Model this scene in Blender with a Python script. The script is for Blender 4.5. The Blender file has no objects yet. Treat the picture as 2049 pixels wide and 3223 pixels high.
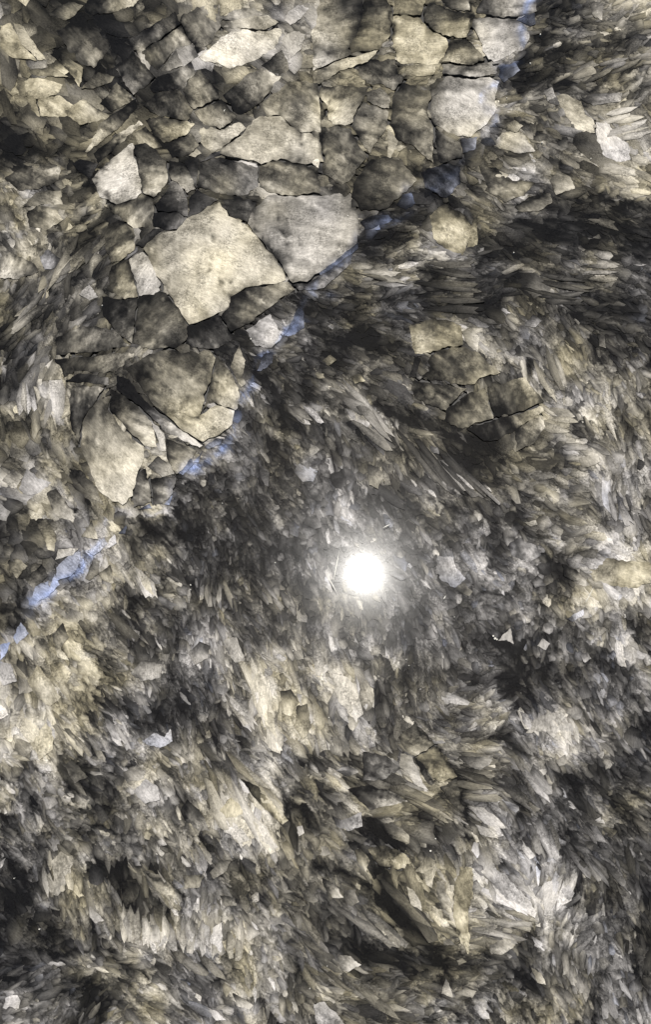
import bpy, math, random
import numpy as np
from mathutils import Vector, Matrix
from mathutils.geometry import delaunay_2d_cdt

random.seed(7)
rng = np.random.default_rng(7)
scn = bpy.context.scene
COL = scn.collection

# ------------------------------------------------------------------ camera
INC = math.radians(17)            # tilt of the view away from the slab's normal
DIST = 1.68
SW, SH = 2049.0, 3223.0           # tracing units of the photograph
FPX = 1098.0 / 1024.0 * SH        # focal length in tracing units
cam_d = bpy.data.cameras.new('camera')
cam = bpy.data.objects.new('camera', cam_d)
COL.objects.link(cam)
CAM = Vector((0, -DIST * math.sin(INC), DIST * math.cos(INC)))
cam.location = CAM
cam.rotation_euler = (INC, 0, 0)
cam_d.sensor_fit = 'VERTICAL'
cam_d.sensor_height = 24
cam_d.lens = 24 * FPX / SH
cam_d.clip_start = 0.02
cam_d.clip_end = 200
scn.camera = cam
UM = DIST / FPX                   # metres per tracing unit at the middle


def to_plane(x, y):
    """tracing units -> point of the slab plane z = 0 (arrays)"""
    x = np.asarray(x, float); y = np.asarray(y, float)
    cx = (x - SW / 2) / FPX
    cy = -(y - SH / 2) / FPX
    c, s = math.cos(INC), math.sin(INC)
    dx, dy, dz = cx, cy * c + s, cy * s - c
    t = CAM.z / -dz
    return CAM.x + dx * t, CAM.y + dy * t


# ------------------------------------------------------------------ sky, sun
GX, GY = to_plane(1147, 1803)
v = (CAM - Vector((float(GX), float(GY), 0))).normalized()
SUN_DIR = Vector((-v.x, -v.y, v.z))       # the sun that the polished face mirrors
elev = math.asin(SUN_DIR.z)
azim = math.atan2(SUN_DIR.x, SUN_DIR.y)
w = bpy.data.worlds.new('World')
scn.world = w
w.use_nodes = True
nt = w.node_tree
sky = nt.nodes.new('ShaderNodeTexSky')
sky.sky_type = 'NISHITA'
sky.sun_disc = False
sky.sun_elevation = elev
sky.sun_rotation = azim
nt.nodes['Background'].inputs['Strength'].default_value = 0.05
nt.links.new(sky.outputs[0], nt.nodes['Background'].inputs['Color'])
sun_d = bpy.data.lights.new('sun', 'SUN')
sun_d.energy = 4.7
sun_d.angle = math.radians(0.5)
sun_d.color = (1.0, 0.965, 0.91)
sun = bpy.data.objects.new('sun', sun_d)
sun.rotation_euler = SUN_DIR.to_track_quat('Z', 'Y').to_euler()
sun.location = (0, 1, 3)
COL.objects.link(sun)
scn.view_settings.view_transform = 'Standard'
scn.view_settings.look = 'None'
scn.view_settings.gamma = 1
scn.view_settings.exposure = -0.14

# ------------------------------------------------------------------ what the stone looks like, by place
# mineral tone, one number per 100 x 100 tracing units (0 smoky black .. 9 milk white)
TONE = """
5 3 3 2 3 4 5 6 5 6 5 5 6 4 4 4.5 5.5 2.5 4 5 5
6 4 2.5 2 4 5 4.5 8 7 5 5 5 6 5 3.5 6 3 2.5 3.5 3.5 4
5 5 3 3.5 3 3.5 4.5 4 4.5 4 5 4 5 4 4 4 2.5 3 4 4.5 5
3 6 6 5 2.5 4.5 5 3.5 4.5 6 5 4.5 4 5 6.5 5 4.5 4.5 5.5 5.5 5
2 3 4 4.5 4 3 5 4.5 6 6 4 4 5 4.5 4 3.5 5 4 5 6 6
4.5 4.5 3 6 5 3 3 4 4 4.5 3.5 3.5 3.5 3 3.5 5 4.5 3.5 4 5.5 5
4 5 4 5 4.5 2.5 3 3 5.5 6 4 3 3 2.5 3.5 4 4 3.5 2.5 3.5 3.5
4 4 3.5 4 3 4.5 6 7 6 6.5 5 2.5 2.5 4 5.5 2.5 2.5 1.8 1.5 1.5 2
5 5 3.5 4.5 5.5 6 7 7 6 4 4 3.5 4.5 3.5 5 3.5 3 4 4.5 3.5 3
3 3 4 4 5 5 6 4 3 3 2.5 3.5 3 2.5 3 3.5 3 4.5 3.5 2.5 3
3.5 4 4 2.5 2.5 3.5 2.5 2.5 5 3.5 1.8 2 3.5 5.5 5 4.5 4 3.5 3.5 3.5 3
4 4.5 4 3.5 5 5.5 5 3 3.5 3 4 3.5 3.5 4.5 4.5 4 3.5 4.5 3.5 4 3.5
5 5.5 4.5 5 2.5 5 5.5 4.5 3 3 4.5 4 3.5 4.5 4.5 4 3.5 5 5 4.5 4
4.5 5 4.5 6.5 5 3 5 5.5 3 4 3.5 4.5 4 3 3.5 3.5 5.5 5.5 5 4 4
3.5 4 4 5 6 5 4 3.5 3 3 3.5 4 4 4 2.5 2.8 4 4 6 5.5 5.5
5 5.5 3.5 5 5 3.5 3 2.5 3.5 3.5 4.5 4.5 3.5 4.5 4 3.5 4 4.5 4 4 5
3 4 4.5 3.5 3 2.5 3 2.5 3 3.5 4.3 4 3.5 3.5 3.5 3.5 3.5 4 4 5 4
3.5 4 5 5.5 5 3.5 3 3 2.8 3.5 4 4 3.5 4.5 4 3.5 4.5 4 4.5 6 6
3 5 5.5 5 3.5 4 3 3.2 4 4.3 4 4 3.5 5 4 3.5 3.5 4 5.5 6 6
3 5.5 5 3.5 3 3 4.5 4 4 3.5 4 3.5 3.5 4 4 4 4 4 4.5 3.5 3
5 5 5.5 4.5 3.5 4.5 5 5 5 4 4.5 4.5 4 3.5 4 2.5 3 4 4 4 4
6 5.5 5.5 4 5 3.5 4 5 6 5 5.5 4 3.5 3 3.5 4 3 2.8 4 4 4
6.5 5.5 4.5 4 3 3 3.5 5 6 5 5.5 4.5 3.5 4 4.5 5 5 5 4.5 4 3.5
6 5.5 4.5 4 5 5 4.5 3.5 5 5.5 5 4.5 5 4.5 4 3.5 4.5 6 4.5 3.5 3
4.5 5 3.5 3.5 5 5.5 5 5 5.5 3.5 4.5 3.5 5 5.5 4 4.5 3.5 3.5 3 3.2 3
3.5 4.5 4 4 5.5 4 5 6.5 5.5 3 4 4.5 4 4 4.5 5 3.5 3 3.5 3.2 3
4 4 3.5 4 4 4.5 4.5 5.5 6.5 3.5 4.5 3.5 4 3 4 6 4.5 3.5 3.8 3.2 4
2.5 5 5 4 3.5 4.5 4 4.5 4.5 4 3.5 5 4.5 5 5 6 5.5 5 3.5 3.2 3
2 4 5 4.5 3.5 5 4 4.5 5 4.5 3.5 3.5 4.5 5 6 5.5 7 6.5 4.5 3 3
3 2.5 4 4.5 5.5 5.5 5.5 5 5 4.5 4 4 3 4.5 6 5 4 4.5 5 4 3
2.5 3.5 4.5 4.5 5 4.5 4.5 4 5 4 4.5 3 3 3.2 4 3.5 3 4.5 4.5 3.5 3
4.5 4 3 4.5 4.5 4 4.5 4.5 5 4.5 4.5 4 4.5 4.5 4 3.5 4 4.5 4.5 3.5 4.5
4.5 4 3 5 5 4 5 4.5 5 5 5 4.5 5 4.5 4 4 4.5 4.5 5 4.5 5
"""
TONE = np.array([[float(a) for a in r.split()] for r in TONE.strip().split('\n')])
# smoky or milky patches inside the stone, plus hollow shade put into the tone: x, y, rx, ry, angle, change of tone
PATCH = [(1800, 725, 330, 38, 2, -.3), (1085, 1065, 170, 38, 0, -1.5), (1690, 2110, 190, 48, 8, -1.2),
         (496, 1657, 75, 42, 25, -1.7), (1752, 560, 16, 190, 4, -1.4), (1440, 1400, 170, 42, 36, -1.6), (1060, 1190, 60, 70, 0, -.8), (800, 1080, 60, 80, 20, -.8),
         (1640, 150, 40, 130, 6, -1.0), (950, 2200, 70, 110, 0, .8), (300, 130, 120, 60, 40, -.5), (1240, 2300, 70, 45, 30, -0.9), (1800, 2430, 110, 80, 30, -0.9),
         (560, 2200, 120, 50, 10, -1.0), (740, 2330, 50, 60, 40, -1.0), (250, 2400, 90, 40, 10, -0.9),
         (60, 2880, 120, 170, 10, -1.3), (230, 3150, 60, 90, 20, -1.0), (930, 2480, 70, 110, 15, -1.0),
         (395, 2800, 45, 60, 0, -1.0), (700, 1000, 60, 90, 40, -1.0), (860, 1330, 110, 130, 20, -0.6),
         (430, 1010, 110, 70, 10, -1.0), (60, 450, 110, 40, -10, -1.3), (330, 130, 100, 60, 40, -0.8),
         (1300, 2830, 60, 180, -38, -1.2), (1080, 2850, 160, 50, 42, -1.0), (1600, 3060, 180, 60, 5, -0.8),
         (1930, 2720, 140, 60, 30, -0.8), (1420, 2800, 40, 170, 0, 0.6), (860, 2180, 45, 170, -12, 0.9),
         (45, 2300, 70, 90, 0, 0.9), (470, 2340, 70, 40, 0, 1.1), (1790, 2320, 110, 60, 25, 0.8),
         (330, 1720, 200, 40, -33, 0.7), (100, 1500, 110, 60, 0, 0.7), (1900, 1800, 150, 60, 5, 0.8),
         (1150, 860, 200, 25, 2, 0.5), (1560, 860, 60, 60, 0, -0.5), (640, 1570, 100, 90, 30, -0.5)]
# grain of the stone: x, y, direction of the long axis, length, width
FLOW = [(80, 120, 50, 115, 74), (300, 250, 50, 110, 70), (150, 300, 45, 110, 66), (450, 120, 50, 100, 60), (60, 420, 25, 80, 44), (150, 620, 15, 60, 28), (60, 720, 60, 50, 26),
        (280, 760, -50, 70, 24), (120, 900, -45, 70, 26), (230, 980, -50, 80, 26), (60, 1060, -50, 70, 22), (200, 500, -15, 70, 30),
        (1500, 170, -10, 55, 18), (1650, 250, -28, 60, 20), (1900, 250, -18, 60, 20), (1500, 480, 30, 60, 30), (1700, 620, 15, 70, 24),
        (1930, 700, 2, 80, 18), (1500, 850, 4, 80, 18), (1300, 900, 0, 80, 16), (1950, 900, 8, 80, 18), (1150, 900, 10, 70, 16),
        (1750, 430, 40, 70, 30), (1950, 450, 60, 80, 30), (1950, 590, 10, 70, 24),
        (1720, 1040, 62, 60, 20), (1950, 1220, 50, 60, 18), (1120, 1330, 42, 80, 20), (1300, 1420, 45, 95, 17), (1480, 1540, 45, 80, 18),
        (1750, 1480, 25, 70, 24), (1930, 1600, 78, 60, 18), (1000, 1100, 25, 50, 18), (1170, 1160, 20, 60, 22), (1700, 1250, 60, 80, 22),
        (800, 1230, 55, 55, 17), (700, 1330, 25, 60, 18), (650, 1570, 40, 28, 16), (800, 1500, 55, 36, 18), (600, 1720, 50, 28, 16),
        (500, 1850, 62, 60, 18), (720, 1830, 82, 60, 15), (420, 1950, 50, 55, 18), (880, 1850, 55, 40, 18), (950, 1650, 55, 40, 20),
        (50, 1300, 88, 70, 24), (110, 1520, 50, 75, 44), (250, 1580, 58, 95, 36), (80, 1750, 40, 65, 48), (180, 2000, 55, 60, 26),
        (80, 2200, 70, 80, 30), (250, 2280, 55, 55, 16), (400, 2250, 58, 50, 15), (620, 2050, 78, 50, 17), (750, 2180, 68, 60, 18),
        (820, 2100, 75, 100, 22), (850, 2300, 68, 100, 20), (560, 2380, 62, 60, 17), (650, 2250, 60, 50, 16), (850, 2480, 45, 100, 20),
        (740, 2620, 58, 110, 22), (580, 2520, 58, 60, 24), (420, 2550, 70, 45, 28), (250, 2600, 35, 45, 24), (80, 2620, 55, 50, 20),
        (920, 2120, 68, 90, 24), (1080, 2180, 74, 90, 26), (1250, 2000, 74, 60, 18), (1300, 2150, 62, 60, 18), (1120, 1980, 75, 50, 24),
        (1050, 1500, 70, 50, 22), (1300, 1700, 55, 45, 22), (1500, 1720, 50, 45, 22), (1500, 1950, 55, 34, 22), (1700, 1900, 65, 36, 22),
        (1850, 1980, 72, 34, 20), (1950, 2100, 50, 45, 20), (1600, 1600, 45, 55, 22), (1870, 1750, 20, 60, 26),
        (1850, 2300, 50, 70, 18), (1750, 2300, 58, 80, 20), (1500, 2220, -25, 60, 22), (1380, 2380, 12, 90, 18), (1520, 2450, 12, 90, 18),
        (1640, 2540, 62, 70, 18), (1850, 2560, 48, 70, 16), (1950, 2680, 52, 70, 18), (1230, 2520, 28, 100, 22), (1130, 2600, 38, 90, 22),
        (1080, 2760, 42, 90, 24), (1200, 2860, 46, 100, 22), (1030, 2920, 44, 90, 22), (1060, 3120, 42, 90, 20), (1200, 3120, 32, 80, 20),
        (1330, 3060, 15, 70, 20), (1500, 3010, 10, 60, 22), (1560, 2760, 40, 100, 20), (1740, 2810, 98, 80, 20), (1830, 2930, 118, 60, 22),
        (1500, 2920, 18, 80, 20), (1440, 2800, 85, 90, 26), (1340, 2800, 55, 90, 24), (1640, 3040, 55, 50, 20), (1950, 2950, 62, 70, 18),
        (1800, 3120, 78, 60, 18), (1950, 3130, 70, 60, 20), (1700, 3200, 70, 50, 20),
        (40, 2800, 60, 32, 20), (200, 2750, 82, 80, 20), (300, 2850, 72, 80, 22), (450, 2900, 86, 80, 20), (540, 2800, 58, 90, 22),
        (650, 2950, 86, 80, 20), (700, 2700, 45, 70, 24), (900, 2950, 58, 70, 22), (780, 3020, 48, 70, 22), (380, 3050, 32, 70, 24),
        (280, 3160, -45, 60, 20), (540, 3160, 42, 70, 20), (700, 3110, 50, 70, 22), (90, 3080, -25, 60, 26), (900, 3150, 66, 70, 26),
        (100, 2950, 40, 40, 22)]
# lean of the colour: x, y, radius, value (-1 blue, 0 grey, 1 honey)
HUE = [(200, 300, 300, .75), (700, 300, 350, .45), (1200, 200, 300, .8), (1750, 300, 300, .35), (300, 750, 350, .45), (750, 850, 300, .5),
       (1500, 750, 300, .45), (1100, 600, 250, .6), (300, 1250, 350, .6), (850, 1350, 300, .1), (1450, 1150, 300, .6), (1850, 1000, 300, .35),
       (1850, 1450, 300, .3), (1150, 1800, 420, -.05), (1600, 1850, 400, .08), (300, 1750, 300, .3), (650, 1750, 250, .05), (200, 2150, 350, .55),
       (800, 2250, 350, .5), (500, 2350, 250, .15), (1150, 2150, 250, .45), (1600, 2250, 350, .2), (1300, 2450, 250, .6), (1850, 2600, 350, .1),
       (1350, 2850, 250, .8), (1700, 2850, 250, .15), (800, 2650, 300, .5), (300, 2800, 300, .5), (60, 2850, 200, 0), (700, 3050, 300, .35),
       (1100, 3000, 300, .4), (1800, 3100, 300, .25)]

# ------------------------------------------------------------------ fields
X0, Y0, X1, Y1, ST = -420, -460, 2480, 3560, 4
NX, NY = (X1 - X0) // ST, (Y1 - Y0) // ST
FLOW = np.array(FLOW, float)
HUEA = np.array(HUE, float)
cs = 8                                                  # coarse lattice for the smooth fields
gx, gy = np.meshgrid(np.arange(X0, X1 + 1, ST * cs), np.arange(Y0, Y1 + 1, ST * cs))


def idw(px, py, vals, sp, p=2.2):
    acc = np.zeros(gx.shape + (vals.shape[1],)); tot = np.zeros(gx.shape)
    for k in range(len(px)):
        wgt = 1 / ((gx - px[k]) ** 2 + (gy - py[k]) ** 2 + sp ** 2) ** (p / 1.0)
        acc += wgt[..., None] * vals[k]; tot += wgt
    return acc / tot[..., None]


ang = np.radians(FLOW[:, 2])
fl = idw(FLOW[:, 0], FLOW[:, 1], np.stack([np.cos(2 * ang), np.sin(2 * ang), FLOW[:, 3], FLOW[:, 4]], 1), 60)
hue_c = idw(HUEA[:, 0], HUEA[:, 1], HUEA[:, 3:4], 160, 1.6)


def up(c):
    """bilinear from the coarse lattice to the fine one"""
    iy = np.clip(np.arange(NY) / cs, 0, c.shape[0] - 1.001); ix = np.clip(np.arange(NX) / cs, 0, c.shape[1] - 1.001)
    y0 = iy.astype(int); x0 = ix.astype(int); fy = (iy - y0)[:, None]; fx = (ix - x0)[None, :]
    a = c[y0][:, x0]; b = c[y0][:, x0 + 1]; d = c[y0 + 1][:, x0]; e = c[y0 + 1][:, x0 + 1]
    return (a * (1 - fx) + b * fx) * (1 - fy) + (d * (1 - fx) + e * fx) * fy


C2, S2, FL, FW = (up(fl[..., k]) for k in range(4))
THETA = 0.5 * np.arctan2(S2, C2)
HUEF = up(hue_c[..., 0]) - .02
fx_, fy_ = np.meshgrid(X0 + ST * np.arange(NX), Y0 + ST * np.arange(NY))


def smooth_noise(cell, seed):
    r = np.random.default_rng(seed)
    nyc, nxc = int(NY * ST / cell) + 4, int(NX * ST / cell) + 4
    g = r.standard_normal((nyc, nxc))
    iy = np.arange(NY) * ST / cell; ix = np.arange(NX) * ST / cell
    y0 = iy.astype(int); x0 = ix.astype(int)
    fy = iy - y0; fx = ix - x0
    fy = (fy * fy * (3 - 2 * fy))[:, None]; fx = (fx * fx * (3 - 2 * fx))[None, :]
    a = g[y0][:, x0]; b = g[y0][:, x0 + 1]; d = g[y0 + 1][:, x0]; e = g[y0 + 1][:, x0 + 1]
    return (a * (1 - fx) + b * fx) * (1 - fy) + (d * (1 - fx) + e * fx) * fy


# warp the grain a little so that no streak is ruler straight
THETA = THETA + 0.22 * smooth_noise(150, 3) + 0.16 * smooth_noise(60, 4)
CT, STH = np.cos(THETA), np.sin(THETA)


def streak(noise, length, step):
    """noise drawn out along the grain"""
    acc = noise.copy(); n = 1
    ii, jj = np.meshgrid(np.arange(NX, dtype=float), np.arange(NY, dtype=float))
    for sgn in (1, -1):
        px, py = ii.copy(), jj.copy()
        for k in range(int(length / step)):
            a = np.clip(py, 0, NY - 1).astype(int); b = np.clip(px, 0, NX - 1).astype(int)
            px = px + sgn * CT[a, b] * step / ST; py = py + sgn * STH[a, b] * step / ST
            a = np.clip(py, 0, NY - 1).astype(int); b = np.clip(px, 0, NX - 1).astype(int)
            acc += noise[a, b]; n += 1
    acc /= n
    return (acc - acc.mean()) / acc.std()


LIC_F = streak(rng.standard_normal((NY, NX)), 26, 4)
LIC_M = streak(smooth_noise(13, 11), 48, 8)
LIC_L = streak(smooth_noise(34, 12), 90, 12)
NZ_S = smooth_noise(9, 21); NZ_M = smooth_noise(26, 22); NZ_L = smooth_noise(80, 23)


def at(F, x, y):
    i = np.clip(((np.asarray(x) - X0) / ST).astype(int), 0, NX - 1); j = np.clip(((np.asarray(y) - Y0) / ST).astype(int), 0, NY - 1)
    return F[j, i]


def clusters(scale_l, scale_w, seed):
    """bundles of like grains: each its own mineral tone, lighter at one end as painted overlap shading, with smoky joints between"""
    r = np.random.default_rng(seed)
    B1 = np.full((NY, NX), 1e9); B2 = np.full((NY, NX), 1e9); TT = np.zeros((NY, NX)); UU = np.zeros((NY, NX)); ED = np.zeros((NY, NX))
    n = int((X1 - X0) * (Y1 - Y0) / (scale_l * scale_w * .9))
    xs = r.uniform(X0, X1, n); ys = r.uniform(Y0, Y1, n)
    a = at(THETA, xs, ys) + r.normal(0, .15, n); fl_ = at(FL, xs, ys) / 70; fw_ = at(FW, xs, ys) / 22
    for k in range(n):
        L_ = scale_l * fl_[k] * math.exp(r.normal(0, .3)); W_ = scale_w * fw_[k] * math.exp(r.normal(0, .3))
        R = int(2.1 * max(L_, W_) / ST) + 2
        i = int((xs[k] - X0) / ST); j = int((ys[k] - Y0) / ST)
        i0, i1, j0, j1 = max(0, i - R), min(NX, i + R), max(0, j - R), min(NY, j + R)
        if i1 <= i0 or j1 <= j0: continue
        dx = wxs[j0:j1, i0:i1] - xs[k]; dy = wys[j0:j1, i0:i1] - ys[k]
        c, s_ = math.cos(a[k]), math.sin(a[k])
        u = (dx * c + dy * s_) / L_; q = (-dx * s_ + dy * c) / W_
        d = np.sqrt(u * u + q * q) + .12 * np.abs(u + q)
        b1 = B1[j0:j1, i0:i1]; b2 = B2[j0:j1, i0:i1]
        m = d < b1
        B2[j0:j1, i0:i1] = np.where(m, b1, np.minimum(b2, d))
        B1[j0:j1, i0:i1] = np.where(m, d, b1)
        t = r.normal(0, 1); e = max(0, r.normal(.5, .5))
        TT[j0:j1, i0:i1][m] = t
        UU[j0:j1, i0:i1][m] = (np.clip(u + .5 * q * r.normal(), -1.5, 1.5))[m]
        ED[j0:j1, i0:i1][m] = e
    joint = ED * np.exp(-np.clip(B2 - B1, 0, 9) / .13)
    return TT, UU, joint


wxs = fx_ + 9 * smooth_noise(30, 41) + 4 * smooth_noise(12, 43); wys = fy_ + 9 * smooth_noise(30, 42) + 4 * smooth_noise(12, 44)


def cubic_grid():
    yy = np.clip((Y0 + ST * np.arange(NY)) / 100 - .5, 0, 31.999); xx = np.clip((X0 + ST * np.arange(NX)) / 100 - .5, 0, 19.999)
    y0 = yy.astype(int); x0 = xx.astype(int); fy = (yy - y0)[:, None]; fx = (xx - x0)[None, :]
    fy = fy * fy * (3 - 2 * fy); fx = fx * fx * (3 - 2 * fx)
    return (TONE[y0][:, x0] * (1 - fx) + TONE[y0][:, x0 + 1] * fx) * (1 - fy) + (TONE[y0 + 1][:, x0] * (1 - fx) + TONE[y0 + 1][:, x0 + 1] * fx) * fy


TF = cubic_grid()
wx = fx_ + 26 * smooth_noise(70, 31); wy = fy_ + 26 * smooth_noise(70, 32)
for (px, py, rx, ry, a, d) in PATCH:
    a = math.radians(a)
    u = ((wx - px) * math.cos(a) + (wy - py) * math.sin(a)) / rx
    q = (-(wx - px) * math.sin(a) + (wy - py) * math.cos(a)) / ry
    TF = TF + d * np.exp(-(u * u + q * q))
# warp the whole tone map slightly so that no lattice shows
ji = np.clip(((wx - X0) / ST).astype(int), 0, NX - 1); jj_ = np.clip(((wy - Y0) / ST).astype(int), 0, NY - 1)
TF = TF[jj_, ji]
T1, U1, J1 = clusters(125, 56, 51)
T2_, U2, J2 = clusters(52, 21, 52)
TF0 = TF.copy()
CLUS = .66 * T1 + .62 * U1 - 1.5 * J1 + .5 * T2_ + .6 * U2 - 1.0 * J2  # U1 and U2 carry the painted overlap shading
VEIN = [(1690, 0), (1665, 100), (1640, 170), (1580, 210), (1570, 290), (1545, 390), (1480, 450), (1440, 540), (1380, 580), (1290, 640), (1200, 690),
        (1120, 790), (1050, 840), (960, 960), (930, 1010), (870, 1080), (820, 1150), (760, 1240), (740, 1370), (680, 1400), (620, 1450), (560, 1530),
        (520, 1590), (460, 1600), (390, 1650), (290, 1740), (180, 1840), (100, 1910), (60, 1980), (0, 2050), (-120, 2140)]
vd = np.full((NY, NX), 1e9)
for (ax, ay), (bx, by) in zip(VEIN[:-1], VEIN[1:]):
    t = np.clip(((wx - ax) * (bx - ax) + (wy - ay) * (by - ay)) / ((bx - ax) ** 2 + (by - ay) ** 2), 0, 1)
    vd = np.minimum(vd, np.hypot(wx - ax - t * (bx - ax), wy - ay - t * (by - ay)))
VEINF = np.exp(-(vd / (22 + 7 * smooth_noise(90, 71))) ** 2) * np.clip(.8 + .5 * smooth_noise(60, 72) + .35 * smooth_noise(22, 73), 0, 1.2)
HUEF = np.maximum(HUEF + .24 * smooth_noise(130, 81) + .15 * smooth_noise(40, 82), -.16) - np.where(fy_ > 1500, .95, 1.2) * VEINF
T3, U3, J3 = clusters(25, 12, 53)
# dark joints that run on between the grains: half width, then the points
k_ = .6532
CRACKS = [(2.5, [(653, 738), (673, 777), (660, 849), (620, 882)]), (2.5, [(720, 935), (692, 901), (738, 816)]), (2.5, [(522, 1292), (627, 1305)]),
          (2.5, [(880, 368), (947, 420), (940, 515)]), (2.5, [(268, 1420), (310, 1405)]), (2.5, [(890, 700), (905, 790)]), (2.5, [(300, 460), (325, 560)]),
          (5, [(333, 189), (366, 242), (418, 314), (457, 392), (509, 464), (529, 503)]), (5, [(542, 33), (621, 176), (686, 281), (745, 366)]),
          (4, [(118, 91), (176, 170), (255, 281), (307, 346)]), (5, [(287, 565), (327, 627), (372, 686)]), (5, [(431, 385), (366, 457), (294, 555)]),
          (6, [(777, 705), (823, 761), (879, 823), (928, 908)]), (4, [(1235, 39), (1232, 111), (1247, 176), (1251, 229), (1274, 251)]),
          (4, [(1484, 0), (1484, 78), (1477, 124)]), (4, [(1353, 353), (1366, 398), (1369, 516)]), (4, [(1003, 300), (1029, 353), (1007, 405), (1013, 483), (1000, 542)]),
          (5, [(1310, 2285), (1350, 2318), (1400, 2390), (1443, 2445), (1455, 2520), (1480, 2600)]), (4, [(1300, 2375), (1345, 2430), (1380, 2480), (1420, 2530)]),
          (6, [(1700, 1748), (1770, 1775), (1825, 1795), (1865, 1850)]), (4, [(1440, 1858), (1595, 1868), (1600, 1890)]),
          (6, [(215, 2608), (290, 2595), (365, 2615), (420, 2660), (435, 2700)]), (7, [(430, 2712), (500, 2750), (555, 2810), (570, 2855)]),
          (7, [(150, 3010), (250, 2995), (340, 2995), (405, 3045), (470, 3095)]), (16, [(1000, 2720), (1100, 2745), (1205, 2825), (1330, 2950), (1385, 3015), (1400, 3060)]),
          (11, [(1090, 2910), (1160, 3015), (1295, 3050), (1345, 3060)]), (5, [(1390, 2875), (1425, 2925), (1440, 2990), (1460, 3010)]),
          (5, [(1620, 650), (1730, 605)]), (6, [(1600, 700), (1700, 690), (1900, 705)]), (5, [(1290, 1225), (1400, 1255), (1480, 1265)]),
          (8, [(1275, 1260), (1340, 1325), (1405, 1370), (1520, 1390)]), (9, [(1130, 1190), (1180, 1250), (1330, 1340)]),
          (5, [(1120, 1290), (1230, 1330), (1330, 1430), (1440, 1550), (1560, 1650)]), (4, [(1180, 1330), (1300, 1470), (1420, 1600)]),
          (8, [(440, 1640), (500, 1680), (560, 1710)]), (4, [(205, 1560), (240, 1600), (310, 1680)]), (5, [(540, 2470), (600, 2590), (640, 2640)]),
          (6, [(870, 2440), (905, 2530), (880, 2620)]), (5, [(1300, 2560), (1420, 2620), (1480, 2640)]), (4, [(1100, 2490), (1200, 2480), (1280, 2530)]),
          (6, [(1830, 600), (1960, 640), (2049, 650)]), (4, [(1830, 300), (1900, 250), (2049, 205)]), (4, [(1690, 110), (1800, 50), (1860, 60)]),
          (6, [(0, 500), (70, 520), (130, 440)]), (5, [(1180, 2870), (1250, 2930)]), (5, [(1630, 2230), (1640, 2310)]), (4, [(590, 2620), (640, 2700), (640, 2760)])]
CRK = np.zeros((NY, NX))
for hw_, pl in CRACKS:
    cd = np.full((NY, NX), 1e9)
    for (ax, ay), (bx, by) in zip(pl[:-1], pl[1:]):
        t = np.clip(((wxs - ax) * (bx - ax) + (wys - ay) * (by - ay)) / ((bx - ax) ** 2 + (by - ay) ** 2), 0, 1)
        cd = np.minimum(cd, np.hypot(wxs - ax - t * (bx - ax), wys - ay - t * (by - ay)))
    CRK = np.maximum(CRK, np.exp(-(cd / (hw_ * 1.25)) ** 2))
TF0 = TF0 - 2.2 * CRK
TF = TF + VEINF * np.where(fy_ > 1500, 1.5, .1)
TF = 4.35 + (TF - 4.35) * 1.14 + CLUS * (.85 + .25 * smooth_noise(120, 61)) - 2.6 * CRK


def colour(tone, hue):
    """mineral tone and lean -> linear rgb"""
    t = 4.34 + (np.asarray(tone) - 4.45) * 1.38
    t = np.where(t < 3.0, 3.0 - (3.0 - t) * .62, t)
    t = np.where(t > 8, 8 + (t - 8) * .5, t)
    v = np.clip(t, 1.0, 9.5) / 10
    hp = np.clip(hue, 0, .85); hn = np.clip(-np.asarray(hue) - .18, 0, 1.4)
    mid = np.clip(1.15 - np.abs(v - .5), .5, 1.1)
    r = v * (1.012 + .04 * hp * mid - .13 * hn); g = v * (.988 + .004 * hp - .035 * hn); b = v * (.963 - .145 * hp * mid + .19 * hn)
    s = np.stack([r, g, b], -1)
    s = np.clip(s, 0.02, .97)
    return np.where(s < .04045, s / 12.92, ((s + .055) / 1.055) ** 2.4)


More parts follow.
